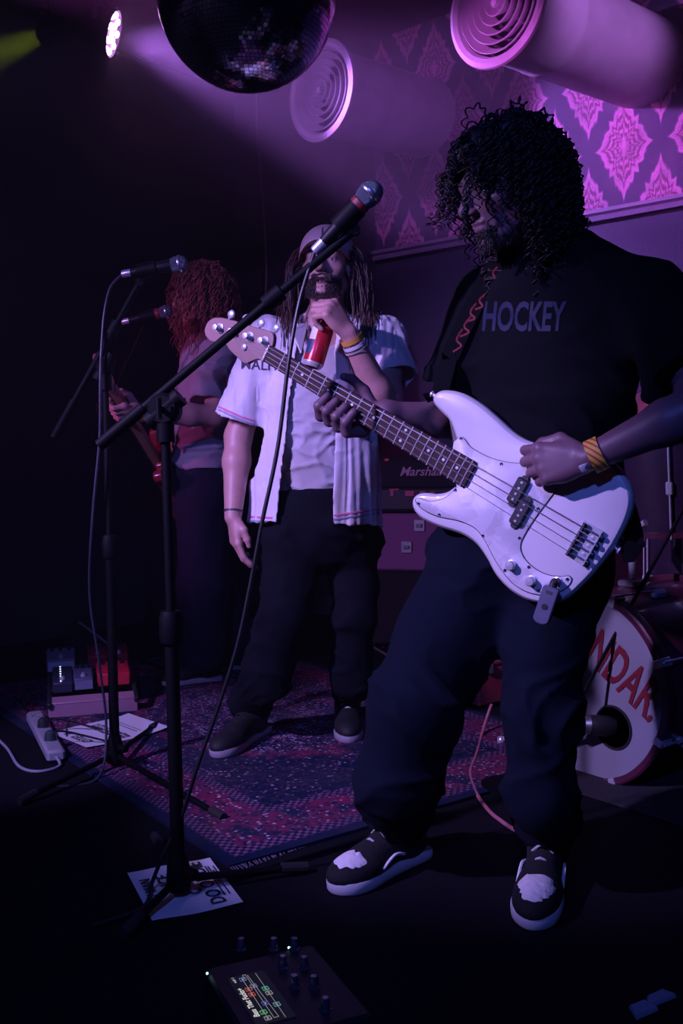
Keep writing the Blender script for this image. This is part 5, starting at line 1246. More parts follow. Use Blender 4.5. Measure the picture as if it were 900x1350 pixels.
# ---------------------------------------------------------------- the bass player
def bassist(bass):
    base = onfloor(600, 1190)
    t = empty('person', (base.x, base.y, 0), 'curly-haired person in black T-shirt and baggy jeans playing the white bass', 'person', 'band members')
    nb = A_(728, 338, 2.20); shl = A_(858, 392, 2.06); shr = A_(645, 398, 2.31)
    chest = A_(735, 455, 2.19); waist = A_(712, 600, 2.22); pel = A_(690, 700, 2.23)
    hl = A_(738, 735, 2.19); hr = A_(640, 735, 2.27); kl = A_(713, 935, 2.10); kr = A_(548, 930, 2.16)
    al = onfloor(722, 1172); al = V(al.x+.02, al.y+.09, .09); ar = onfloor(490, 1150); ar = V(ar.x+.065, ar.y+.06, .09)
    _r = at(932, 532, 1.)-Vector((0, 0, CAM_H)); _r = np.array(_r); _o = V(0, 0, CAM_H); el = _o + _r*(((GQ-_o) @ GF + .020)/(_r @ GF)); er = A_(606, 556, 2.36)
    Wl = gp(.050, -.152, .045); Wr = gp(.545, -.012, -.062)
    hc = A_(668, 246, 2.13); HR = frame_f((-.91, -.30, -.28), (-.16, -.1, 1.))
    lo = np.min([ar, al, el, er, Wl, Wr, shl, shr, hc], 0)-.17; hi = np.max([ar, al, el, er, Wl, Wr, shl, shr, hc+V(0, 0, .12)], 0)+.17; lo[2] = -.01
    lo[0] = min(lo[0], -.14)
    F = Field(lo, hi, .004)
    sk = skin_mat('skin_bassist', (.17, .090, .115))
    sx = nrm(shl-shr); fw = nrm(np.cross(V(0, 0, 1), sx)); fw = fw if fw[1] < 0 else -fw
    # torso
    F.chain([pel, waist, chest, (chest+nb)/2, nb], [.115, .105, .125, .10, .058], .05, flat=(fw, .74))
    F.cone(shl, nb, .050, .05, .04); F.cone(shr, nb, .050, .05, .04)
    F.cone(nb, hc + HR @ V(0, -.03, -.06), .056, .055, .03)
    limb(F, hl, kl, al, [.068, .062, .048, .044, .036], .03); limb(F, hr, kr, ar, [.068, .062, .048, .044, .036], .03)
    limb(F, shl, el, Wl, [.052, .050, .041, .042, .026], .02); limb(F, shr, er, Wr, [.052, .050, .041, .040, .026], .02)
    for a, toe in ((al, onfloor(702, 1222)), (ar, onfloor(452, 1180))): F.cone(a, V(toe.x*.5+a[0]*.5, toe.y*.5+a[1]*.5, .05), .036, .03, .02)
    head_sdf(F, hc, HR, 1.02)
    # plucking hand on the strings
    f = GU*.80 + GW*.56 + GF*.06; s = GU*.56 - GW*.80
    hand_sdf(F, Wl, f, -GF, s, [(38, 52, 30), (44, 58, 30), (48, 60, 32), (52, 60, 32)], [(.020, .004, .022), (.052, .022, .046), (.088, .026, .042), (.112, .028, .030)], .06, 1.05)
    # fretting hand wrapped round the neck
    mcp = []
    for i, (u0, lift_) in enumerate(((.652, .0), (.625, .003), (.597, .002), (.571, -.003))):
        p = [gp(u0-.012, .046, -.026), gp(u0+.002, .060, .012), gp(u0+.006, .038, .033+lift_), gp(u0+.003, .010, .024)]
        F.chain(p, [.0135, .0128, .0120, .0098], .0035); mcp.append(p[0])
    for p in mcp: F.cone(gp(.566, .006, -.060), p, .018, .0125, .012)
    F.cone(Wr, gp(.60, .022, -.052), .027, .022, .02)
    F.chain([gp(.575, -.008, -.050), gp(.610, -.034, -.040), gp(.640, -.046, -.018), gp(.650, -.044, .004)], [.0165, .0130, .0112, .0090], .006)
    body = F.build('body', sk, t)
    eyes(t, hc, HR, 1.02)
    # T-shirt
    F = Field(lo, hi, .006)
    F.chain([A_(705, 690, 2.22), A_(712, 610, 2.22), A_(730, 500, 2.20), A_(738, 430, 2.19)], [.180, .172, .176, .165], .05, flat=(fw, .72))
    F.cone(shl - V(0, 0, .018), A_(760, 385, 2.15), .078, .115, .06, flat=(fw, .85)); F.cone(shr - V(0, 0, .018), A_(705, 388, 2.24), .078, .115, .06, flat=(fw, .85))
    F.cone(A_(735, 372, 2.19), nb + V(0, 0, .005), .125, .066, .05)
    sle = shl + (el-shl)*.98; F.cone(shl, sle, .072, .094, .04)
    F.cone(shr, A_(596, 530, 2.345), .075, .090, .04)
    # neck opening and sleeve mouths
    F.ell(nb + V(0, 0, .060) + fw*.02, (.068, .062, .045), .008, sub=True)
    slm = shl + (el-shl)*.80; cut_mouth(F, slm, el-shl, .17); cut_mouth(F, A_(600, 516, 2.345), A_(592, 530, 2.345)-shr, .15)
    for a, d_ in ((slm, nrm(el-shl)), (A_(600, 516, 2.345), nrm(A_(592, 530, 2.345)-shr))): F.cone(a - d_*.03, a + d_*.1, .076, .080, .004, sub=True)
    mT = cloth_mat('black_jersey', (.0035, .0038, .0060), .95)
    sh = F.build('t_shirt', mT, t, disp=lambda P, N: creases(.008, 21, ((waist[2], .12), (chest[2]-.1, .08)), .9, 10.)(P, N))
    bv = bvh_of(sh)
    print_on('HOCKEY', 'shirt_lettering', mat('navy_print', (.006, .010, .045), .7), sh, bv, 691, 417, 112, 40, shear=.18, offset=.028)
    # the guitar strap lies over the shirt from horn to shoulder, printed with red marks
    eye = Vector((0, 0, CAM_H)); fr_ = []
    for x, y in spline([(592, 478), (603, 452), (616, 424), (632, 394), (650, 362), (672, 338)], 4):
        d = (at(x, y, 1.)-eye).normalized(); h, nn, _, _ = bv.ray_cast(eye, d)
        if h is not None: fr_.append(np.array(h + nn*.006))
    path = [gp(.448, -.108, -.024), gp(.440, -.104, -.05)] + fr_ + [(nb+shr)/2 + V(.02, .03, .075), (nb+shr)/2 + V(.05, .12, .0), chest + V(.10, .17, -.05), waist + V(.13, .16, .05), waist + V(.17, .05, -.02), gp(-.084, -.05, -.055), gp(-.082, -.02, -.024)]
    P = spline(path, 4); wd = V(.93, .1, .36); ms_ = MB(); Pv = []; Fc = []
    for i, p in enumerate(P):
        tg = nrm(P[min(i+1, len(P)-1)]-P[max(i-1, 0)]); sd = nrm(np.cross(tg, fw if i < len(P)*.45 else -fw)); nn = np.cross(sd, tg)
        if i and sd @ ls < 0: sd = -sd
        ls = sd; Pv += [p + sd*.024 + nn*.0015, p - sd*.024 + nn*.0015, p - sd*.024 - nn*.0015, p + sd*.024 - nn*.0015]
    n_ = len(P); Fc = [(4*i+k, 4*i+(k+1) % 4, 4*i+4+(k+1) % 4, 4*i+4+k) for i in range(n_-1) for k in range(4)] + [(3, 2, 1, 0), (4*n_-4, 4*n_-3, 4*n_-2, 4*n_-1)]
    st = ms_.add(Pv, Fc).build('strap', mat('black_webbing', (.0035, .0035, .005), .9, bump=.3, bscale=400, spec=.1), bass)
    bs = bvh_of(st); rp = mat('red_print_thread', (.16, .005, .012), .7)
    for pts in ([(640, 388), (632, 396), (636, 404), (626, 408)], [(628, 400), (620, 412), (626, 420), (614, 424)], [(622, 416), (612, 430), (618, 438), (606, 444)], [(610, 434), (602, 448), (608, 456), (597, 464)], [(656, 352), (650, 360), (653, 366)]):
        stroke_on(pts, 'red_graphic', rp, st, bs, .0030)
    # collar rib
    ring = [nb + V(0, 0, .020) + fw*.018 + (sx*math.cos(a)*.069 + fw*math.sin(a)*.064) + V(0, 0, -.012*math.sin(a)) for a in np.linspace(0, 2*math.pi, 33)]
    MB().tube(ring, .0065, 8).build('collar', mT, sh)
    # jeans
    F = Field(lo, hi, .007)
    F.chain([A_(690, 640, 2.23), pel], [.150, .165], .05, flat=(fw, .80))
    F.cone(pel, hl - V(0, 0, .02), .15, .120, .06); F.cone(pel, hr - V(0, 0, .02), .15, .120, .06)
    F.chain([hl, A_(718, 850, 2.14), kl, A_(714, 1050, 2.10), al + V(0, 0, .03)], [.108, .086, .077, .075, .072], .04)
    F.chain([hr, A_(588, 840, 2.21), kr, A_(522, 1030, 2.20), ar + V(0, 0, .03)], [.114, .107, .102, .090, .076], .04)
    F.cut((0, 0, .028), (0, 0, -1))
    mj = cloth_mat('dark_baggy_denim', (.0030, .0052, .0150), .92, 700, .2)
    je = F.build('jeans', mj, t, disp=creases(.010, 33, ((kl[2], .10), (.14, .13), (pel[2], .10))))
    # shoes
    mu, ms, mp = mat('black_suede', (.005, .005, .007), .85, bump=.2), mat('white_rubber_sole', (.62, .58, .62), .6), mat('pale_leather', (.82, .76, .78), .65, bump=.3, bscale=90)
    for toe, heel, z in ((onfloor(700, 1229), al + V(.025, .075, 0), 0.), (onfloor(437, 1180), ar + V(.06, .035, 0), 0.)):
        shoe(t, np.array([toe.x, toe.y, 0]), V(heel[0], heel[1], 0), .002, mu, ms, mp, .054, stripe=mp)
    # wristband: yellow with red stripes and a pale clasp
    wb = A_(782, 604, 0+Wl[1]+.012); fd = nrm(Wl-el)
    g = G('striped_wristband'); sp = g.op('SINE', g.op('MULTIPLY', g.op('ADD', g.op('MULTIPLY', g.z, 1.), g.op('MULTIPLY', g.x, .7)), 520.)); wm = g.done(g.mix(g.step(sp, .35, .15), (.72, .46, .05), (.50, .04, .05)), .6)
    q = Wl - fd*.020
    MB().lathe([(.0325, -.013), (.034, -.013), (.034, .013), (.0325, .013)], q, fd, 32, closed=True).build('wristband', wm, t)
    MB().box(q + nrm(GF*.55 + GW*.8)*.034, (.026, .018, .004), R=np.stack([fd, nrm(np.cross(GF*.55+GW*.8, fd)), nrm(GF*.55+GW*.8)], 1), bev=.001).build('wristband_clasp', mat('pale_clasp', (.6, .6, .66), .5), t)
    # hair
    mh = mat('dark_curls', (.020, .013, .013), .55, var=.3, scale=60)
    F = Field(hc-.26, hc+.26, .006)
    F.M = (hc, HR)
    F.ell((0, -.028, .042), (.088, .106, .094), .02); F.ell((0, -.060, -.05), (.090, .066, .105), .05); F.ell((.066, -.030, -.035), (.028, .052, .085), .03); F.ell((-.066, -.030, -.035), (.028, .052, .085), .03); F.ell((0, .040, .088), (.058, .052, .032), .03)
    F.M = None
    hb = F.build('hair', mh, t, disp=lambda P, N: .010*vnoise(P*42, 3)+.008*vnoise(P*85, 4)+.004)
    reg = lambda v: v[2] > -.25 and v[1] < .30 + .35*v[2] or (v[2] < -.1 and v[1] < .15)
    av = [(shl, nb, .075), (shr, nb, .075)]
    p1 = grow_hair(hc, HR, 950, .165, reg, 1, 44, .35, 1.0, (.0070, .026), (.080, .102, .086), .020, av, s=1.)
    p0 = grow_hair(hc, HR, 60, .075, lambda v: v[1] < .2, 31, 44, .9, .9, (.0045, .024), (.088, .110, .096), .02, av, s=1.)
    rr = np.concatenate([np.repeat(np.linspace(.0026, .0014, 44)[None], len(p1), 0), np.repeat(np.linspace(.0016, .0008, 44)[None], len(p0), 0)])
    hair_tubes('curls', np.concatenate([p1, p0]), rr, mh, hb)
    # loose front locks falling off the forehead
    g = np.random.default_rng(5); T = 60; PP = []
    for k in range(15):
        if k < 9: pts = [A_(628, 178, 2.07), A_(602, 192, 2.03), A_(594, 222, 2.02), A_(590, 258, 2.02), A_(582+g.normal(0, 7), 285, 2.02), A_(577+g.normal(0, 9), 298+g.normal(0, 9), 2.02)]
        else: pts = [A_(640, 200, 2.03), A_(622, 228, 1.99), A_(614, 262, 1.98), A_(614, 290, 1.98), A_(612+g.normal(0, 3), 316+g.normal(0, 4), 1.98)]
        q = spline(np.array(pts) + g.normal(0, .004, (len(pts), 3)), 20); q = q[np.linspace(0, len(q)-1, T).astype(int)]
        th = g.random()*6.28 + np.linspace(0, 1, T)*2*np.pi*g.uniform(5, 8); am = (.007 if k < 9 else .0055)*np.minimum(1, np.linspace(0, 4, T))
        q = q + np.stack([np.cos(th)*am, np.sin(th)*am, np.sin(th+1)*am*.3], 1); PP.append(q)
    hair_tubes('front_locks', np.array(PP), np.linspace(.0024, .0011, T), mh, hb)
    # sparse beard on jaw and lip
    g = np.random.default_rng(4); pts = []
    for i in range(420):
        a = g.uniform(-1.15, 1.15); z = g.uniform(-.112, -.066); 
        x = .052*math.sin(a); y = .028 + .058*math.cos(a) - (.012 if abs(a) > .8 else 0); pts.append(V(x, y, z))
    S = np.array(pts); T = 6; dr = V(0, .35, -1)/1.06; P = S[:, None, :] + np.linspace(0, .014, T)[None, :, None]*dr + g.normal(0, .0012, (len(S), T, 3))
    hair_tubes('beard', hc + (P*1.02) @ HR.T, np.linspace(.0014, .0006, T), mh, t)
    for x in (-1, 1):
        q = spline([(x*.014, .088, .024), (x*.030, .091, .030), (x*.048, .080, .026)], 4); MB().tube([hc + HR @ p_ for p_ in q], [.004]*(len(q)-1)+[.002], 6).build('eyebrow', mh, t)
    return t
bassist(BASS)

# ---------------------------------------------------------------- the singer
def singer():
    t = empty('person', (-.17, 3.30, 0), 'bearded person in a pale cap and open white shirt lifting a red can', 'person', 'band members')
    D = 3.30
    nb = A_(430, 428, 3.33); shl = A_(502, 450, 3.32); shr = A_(356, 450, 3.32)          # l/r: the singer's own left/right
    chest = A_(425, 510, 3.32); waist = A_(415, 620, 3.33); pel = A_(420, 690, 3.34)
    hl = A_(462, 712, 3.36); hr = A_(385, 712, 3.32); kl = A_(466, 815, 3.33); kr = A_(372, 815, 3.24)
    al = onfloor(462, 965); al = V(al.x, al.y+.07, .09); ar = onfloor(318, 985); ar = V(ar.x+.03, ar.y+.07, .09)
    el = A_(514, 548, 3.16); Wl = A_(460, 440, 3.05); er = A_(314, 575, 3.34); Wr = A_(307, 682, 3.26)
    hc = A_(430, 352, 3.27); HR = frame_f((-.16, -1., .10), (.03, .12, 1.))
    lo = np.min([ar, al, el, er, Wl, Wr, shl, shr, hc], 0)-.17; hi = np.max([ar, al, el, er, Wl, Wr, shl, shr, hc+V(0, 0, .12)], 0)+.17; lo[2] = -.01
    F = Field(lo, hi, .0045); sk = skin_mat('skin_singer', (.44, .23, .22))
    fw = V(-.05, -1, 0)
    F.chain([pel, waist, chest, (chest+nb)/2, nb], [.125, .118, .130, .10, .056], .05, flat=(fw, .76))
    F.cone(shl, nb, .050, .05, .04); F.cone(shr, nb, .050, .05, .04)
    F.cone(nb - V(0, .0, .02), hc + HR @ V(0, -.03, -.06), .058, .056, .03)
    limb(F, hl, kl, al, [.068, .062, .048, .044, .036], .03); limb(F, hr, kr, ar, [.068, .062, .048, .044, .036], .03)
    limb(F, shl, el, Wl, [.054, .054, .044, .046, .028], .02); limb(F, shr, er, Wr, [.054, .054, .044, .045, .028], .02)
    for a, d in ((al, V(-.02, -.10, -.05)), (ar, V(-.04, -.10, -.05))): F.cone(a, a+d, .036, .03, .02)
    head_sdf(F, hc, HR, 1.)
    # hand at the mouth, thumb side up, fingers closed round the can
    f = V(-.60, -.16, .80); n = V(-.62, .66, -.30); s = V(.38, -.25, .88)
    hand_sdf(F, Wl, f, n, s, [(62, 78, 45), (64, 80, 45), (66, 80, 45), (68, 80, 45)], [(.020, .006, .022), (.050, .026, .040), (.082, .040, .036), (.098, .058, .024)], .02, 1.12)
    # hanging hand, relaxed
    hand_sdf(F, Wr, V(.10, -.06, -1), V(.82, .35, .0), V(.35, -.85, -.1), [(14, 22, 14), (18, 26, 16), (22, 28, 18), (26, 30, 18)], [(.018, .008, .020), (.046, .020, .038), (.078, .028, .040), (.100, .032, .036)], .05, 1.0)
    F.build('body', sk, t)
    eyes(t, hc, HR, 1.)
    # white undershirt
    F = Field(lo, hi, .006)
    F.chain([A_(418, 652, 3.34), A_(418, 600, 3.33), A_(424, 520, 3.32), A_(428, 470, 3.33)], [.150, .146, .152, .120], .05, flat=(fw, .80))
    F.cone(A_(430, 470, 3.33), shl + V(-.04, 0, .01), .09, .05, .05); F.cone(A_(430, 470, 3.33), shr + V(.04, 0, .01), .09, .05, .05)
    F.ell(nb + V(-.005, -.085, -.015), (.066, .085, .068), .012, sub=True); F.ell(nb + V(0, 0, .06), (.075, .075, .06), .01, sub=True)
    F.cut(A_(418, 650, 3.30), V(.04, 0, -1))
    mU = cloth_mat('white_cotton', (.44, .42, .46), .9)
    F.build('undershirt', mU, t, disp=lambda P, N: creases(.0075, 8, ((waist[2]-.04, .10), (waist[2]+.12, .05)), .5, 22.)(P, N))
    # black trousers
    F = Field(lo, hi, .007)
    F.chain([A_(422, 642, 3.335), pel], [.152, .165], .05, flat=(fw, .82)); F.cone(pel, hl, .15, .105, .05); F.cone(pel, hr, .15, .108, .05)
    F.chain([hl, A_(466, 770, 3.35), kl, A_(464, 890, 3.36), al + V(0, 0, .05)], [.092, .080, .074, .072, .066], .03)
    F.chain([hr, A_(380, 770, 3.28), kr, A_(350, 890, 3.26), ar + V(0, 0, .05)], [.100, .090, .082, .078, .070], .03)
    F.cut((0, 0, .045), (0, 0, -1)); F.cut(A_(420, 646, 3.30), (0, 0, 1))
    F.build('trousers', cloth_mat('black_twill', (.0028, .0036, .0080), .92, 700, .2), t, disp=creases(.009, 51, ((kl[2], .10), (.14, .13), (pel[2], .10))))
    # open short-sleeved shirt: outer shell minus inside, split down the front
    F = Field(lo, hi, .005)
    def shell(g, e):
        g.chain([A_(414, 692, 3.345), A_(416, 620, 3.34), A_(424, 520, 3.325), A_(428, 476, 3.325)], [.220+e, .198+e, .178+e, .150+e], .05, flat=(fw, .80))
        g.cone(A_(428, 476, 3.325), nb + V(0, .01, -.012), .125+e, .080+e, .04)
        g.cone(shl, A_(428, 470, 3.325), .075+e, .10+e, .05); g.cone(shr, A_(428, 470, 3.325), .075+e, .10+e, .05)
        g.cone(shl, A_(522, 520, 3.24), .072+e, .088+e, .03); g.cone(shr, A_(304, 585, 3.34), .070+e, .090+e, .03)
    shell(F, .004)
    F2 = Field(lo, hi, .005); shell(F2, -.006); F.D = np.maximum(F.D, -F2.D)
    F.cut(A_(414, 691, 3.20), V(-.05, -.08, -1)); F.cut(nb + V(0, .01, .035), V(0, .0, 1))
    # sleeve mouths
    cut_mouth(F, A_(519, 500, 3.26), nrm(A_(522, 520, 3.24)-shl), .16); cut_mouth(F, A_(310, 552, 3.34), nrm(er-shr) + V(.05, 0, 0), .15)
    # the front opening: a wedge between the two panels
    x = (F.lo[0]+F.h*np.arange(F.n[0]))[:, None, None]; y = (F.lo[1]+F.h*np.arange(F.n[1]))[None, :, None]; z = (F.lo[2]+F.h*np.arange(F.n[2]))[None, None, :]
    zt, zb = nb[2]-.03, .73
    tt = np.clip((zt-z)/(zt-zb), -.2, 1.2)
    xl = A_(393, 440, 3.17)[0] + (A_(361, 690, 3.14)[0]-A_(393, 440, 3.17)[0])*tt; xr = A_(444, 440, 3.17)[0] + (A_(437, 690, 3.14)[0]-A_(444, 440, 3.17)[0])*tt
    wedge = np.maximum(np.maximum(xl-x, x-xr), y-(chest[1]-.03))
    F.D = np.maximum(F.D, -wedge.astype(np.float32))
    mS = cloth_mat('white_open_shirt', (.66, .62, .68), .9, 600)
    sh = F.build('open_shirt', mS, t, disp=lambda P, N: folds(14, .010, 77, (1.6, 1.6, .20), False)(P, N) + creases(.002, 78, ((1.15, .2),), .2, 20.)(P, N))
    bv = bvh_of(sh)
    ink = mat('shirt_ink', (.05, .04, .07), .8)
    print_on('MALFI', 'shirt_lettering', ink, sh, bv, 341, 481, 46, 13, rot=.05, offset=.01)
    # pink and grey hem piping
    pk, gy = mat('pink_piping', (.62, .18, .34), .8), mat('grey_piping', (.28, .30, .42), .8)
    for yy, mm in ((681, pk), (686, gy)):
        stroke_on([(321, yy), (340, yy+1), (359, yy+2)], 'hem_piping', mm, sh, bv, .0042); stroke_on([(440, yy-1), (460, yy-4), (480, yy-7), (500, yy-10)], 'hem_piping', mm, sh, bv, .0042)
    for dy, mm in ((0, pk), (4, gy)): stroke_on([(288, 536+dy), (305, 544+dy), (322, 551+dy), (336, 555+dy)], 'cuff_piping', mm, sh, bv, .0038)
    # collar leaves
    for s_, a, b, c in ((1, (446, 424), (462, 438), (449, 462)), (-1, (404, 428), (384, 438), (396, 466))):
        p0, p1, p2 = A_(*a, 3.26), A_(*b, 3.20), A_(*c, 3.16); n_ = nrm(np.cross(p1-p0, p2-p0)); n_ = n_ if n_[1] < 0 else -n_
        q = (p0+p1)/2 + V(0, .0, .012); m_ = MB(); pol = [p0, q, p1, p2]; m_.add([p + n_*.006 for p in pol]+[p for p in pol], [(0, 1, 2, 3), (7, 6, 5, 4)]+[(i, (i+1) % 4, 4+(i+1) % 4, 4+i) for i in range(4)]); m_.build('collar', mS, sh)
    # cap
    mc = cloth_mat('dusty_pink_cap', (.58, .44, .46), .9, 700)
    F = Field(hc-.2, hc+.24, .004); F.M = (hc, HR)
    F.ell((0, -.016, .045), (.090, .108, .094), .01); F.M = None
    F.cut(hc + HR @ V(0, 0, .046), HR @ V(0, -.20, -1)); cap = F.build('cap', mc, t)
    P = []; Fc = []; nA, nB = 17, 6                                   # curved peak
    for k, off in enumerate((0, -.004)):
        for j in range(nB+1):
            for i in range(nA):
                a = math.radians(-72+144*i/(nA-1)); r0 = V(math.sin(a)*.083, math.cos(a)*.100-.014, .053); e = j/nB
                q = r0 + V(math.sin(a)*.004, (.068*math.cos(a*.9))*1., -.012*math.sin(a)**2-.006)*e - V(0, 0, .030*(math.sin(a)**2)*e); P.append(hc + HR @ (q + V(0, 0, off)))
    N1 = nA*(nB+1); I = lambda k, i, j: k*N1+j*nA+i
    for j in range(nB):
        for i in range(nA-1): Fc += [(I(0, i, j), I(0, i+1, j), I(0, i+1, j+1), I(0, i, j+1)), (I(1, i, j+1), I(1, i+1, j+1), I(1, i+1, j), I(1, i, j))]
    for i in range(nA-1): Fc.append((I(0, i, nB), I(0, i+1, nB), I(1, i+1, nB), I(1, i, nB)))
    for j in range(nB): Fc += [(I(0, 0, j), I(0, 0, j+1), I(1, 0, j+1), I(1, 0, j)), (I(0, nA-1, j+1), I(0, nA-1, j), I(1, nA-1, j), I(1, nA-1, j+1))]
    MB().add(P, Fc).build('cap_peak', mc, cap)
    MB().sphere(hc + HR @ V(0, -.012, .137), .007, 10, 6).build('cap_button', mc, cap)
    print_on('LS', 'cap_lettering', ink, cap, bvh_of(cap), 431, 305, 14, 11, offset=.01)
    # long hair, beard, brows
    mh = mat('long_brown_hair', (.070, .030, .028), .5, var=.3, scale=60)
    av = [(shl, nb, .085), (shr, nb, .085), (nb, chest, .10)]
    p = grow_hair(hc, HR, 800, .30, lambda v: -.5 < v[2] < .40 and v[1] < .25, 12, 36, .12, 1.4, (.002, .09), (.079, .101, .087), .016, av)
    hair_tubes('hair', p, np.linspace(.0024, .0011, 36), mh, t)
    g = np.random.default_rng(14); S = []
    for i in range(900):
        a = g.uniform(-1.25, 1.25)
        if g.random() < .22: S.append(V(g.uniform(-.030, .030), .088, g.uniform(-.054, -.045)) - V(0, 10*S[-1][0]**2*0, 0) if S else V(0, .088, -.05)); continue
        z = g.uniform(-.116, -.060); 
        if abs(a) < .42 and z > -.078: z = g.uniform(-.116, -.082)
        S.append(V(.056*math.sin(a), .024 + .058*math.cos(a), z + .018*abs(a)))
    S = np.array(S); T = 6; P = S[:, None, :] + np.linspace(0, .020, T)[None, :, None]*V(0, .30, -1.) + g.normal(0, .0015, (len(S), T, 3)); P[:, :, 0] += S[:, None, 0]*np.linspace(0, .12, T)[None]
    hair_tubes('beard', hc + P @ HR.T, np.linspace(.0017, .0007, T), mat('dark_beard', (.030, .014, .014), .6), t)
    for x_ in (-1, 1):
        q = spline([(x_*.013, .087, .022), (x_*.030, .090, .028), (x_*.048, .079, .024)], 4); MB().tube([hc + HR @ p_ for p_ in q], [.0042]*(len(q)-1)+[.002], 6).build('eyebrow', mh, t)
    # bracelets and bands
    fd = nrm(Wl-el)
    wristband(t, Wl - fd*.018, Wl, .0340, .016, mat('festival_band', (.60, .30, .06), .6)); wristband(t, Wl - fd*.038, Wl, .0355, .010, mat('pale_band', (.62, .60, .68), .5)); wristband(t, Wl - fd*.052, Wl, .037, .005, m_chrome, 'bracelet')
    wristband(t, Wr + nrm(er-Wr)*.02, er, .0315, .006, mat('dark_bracelet', (.02, .02, .03), .5), 'bracelet')
    # necklace
    q = [nb + V(math.sin(a)*.068, -.062*math.cos(a)-.008, -.010-.028*math.cos(a)) for a in np.linspace(-2.2, 2.2, 26)]; MB().tube(q, .0022, 6).build('necklace', m_chrome, t)
    # shoes
    mu, ms = mat('black_trainer', (.006, .006, .009), .7), mat('grey_rubber_sole', (.34, .28, .33), .6)
    shoe(t, V(*onfloor(283, 1004)), ar + V(.035, .075, 0), .010, mu, ms, None, .050, lace=mu); shoe(t, V(*onfloor(460, 984)), al + V(-.01, .08, 0), .010, mu, ms, None, .050)
    # the can in the closed hand
    bot, top = A_(411, 484, 3.085), A_(429, 424, 3.095); ax = nrm(top-bot); R_ = .0335
    c = empty('drink_can', bot, 'red drink can held in the fist of the capped singer', 'can')
    MB().lathe([(0, .006), (.022, .004), (.024, 0), (.026, 0), (R_-.001, .011), (R_, .016), (R_, .126), (.0275, .138), (.0275, .141), (.0265, .1415), (.0255, .138), (0, .137)], bot, ax, 32).build('can_body', mat('red_can', (.55, .02, .04), .25, .35, var=.15, scale=30), c)
    MB().lathe([(.0265, -.0005), (.0275, .0), (R_+.0002, .0125), (R_+.0002, .0145)], bot, ax, 32).build('can_base', m_chrome, c)
    vd = nrm(V(0, 0, CAM_H)-bot); vd = nrm(vd - ax*(vd @ ax)); sd = np.cross(ax, vd)
    def patch(a0, a1, h0, h1, m, nm):
        m_ = MB(); n = 8; Pp = [bot + ax*h + (vd*math.cos(a) + sd*math.sin(a))*(R_+.0006) for h in (h0, h1) for a in np.linspace(a0, a1, n)]
        m_.add(Pp, [(i, i+1, n+i+1, n+i) for i in range(n-1)]).build(nm, m, c)
    sg = -1 if (sd[0] > 0) else 1
    patch(sg*.45, sg*1.35, .080, .120, mat('can_white', (.7, .68, .7), .5), 'white_label'); patch(sg*.45, sg*1.35, .035, .078, mat('can_navy', (.03, .04, .10), .5), 'dark_label')
    return t
singer()

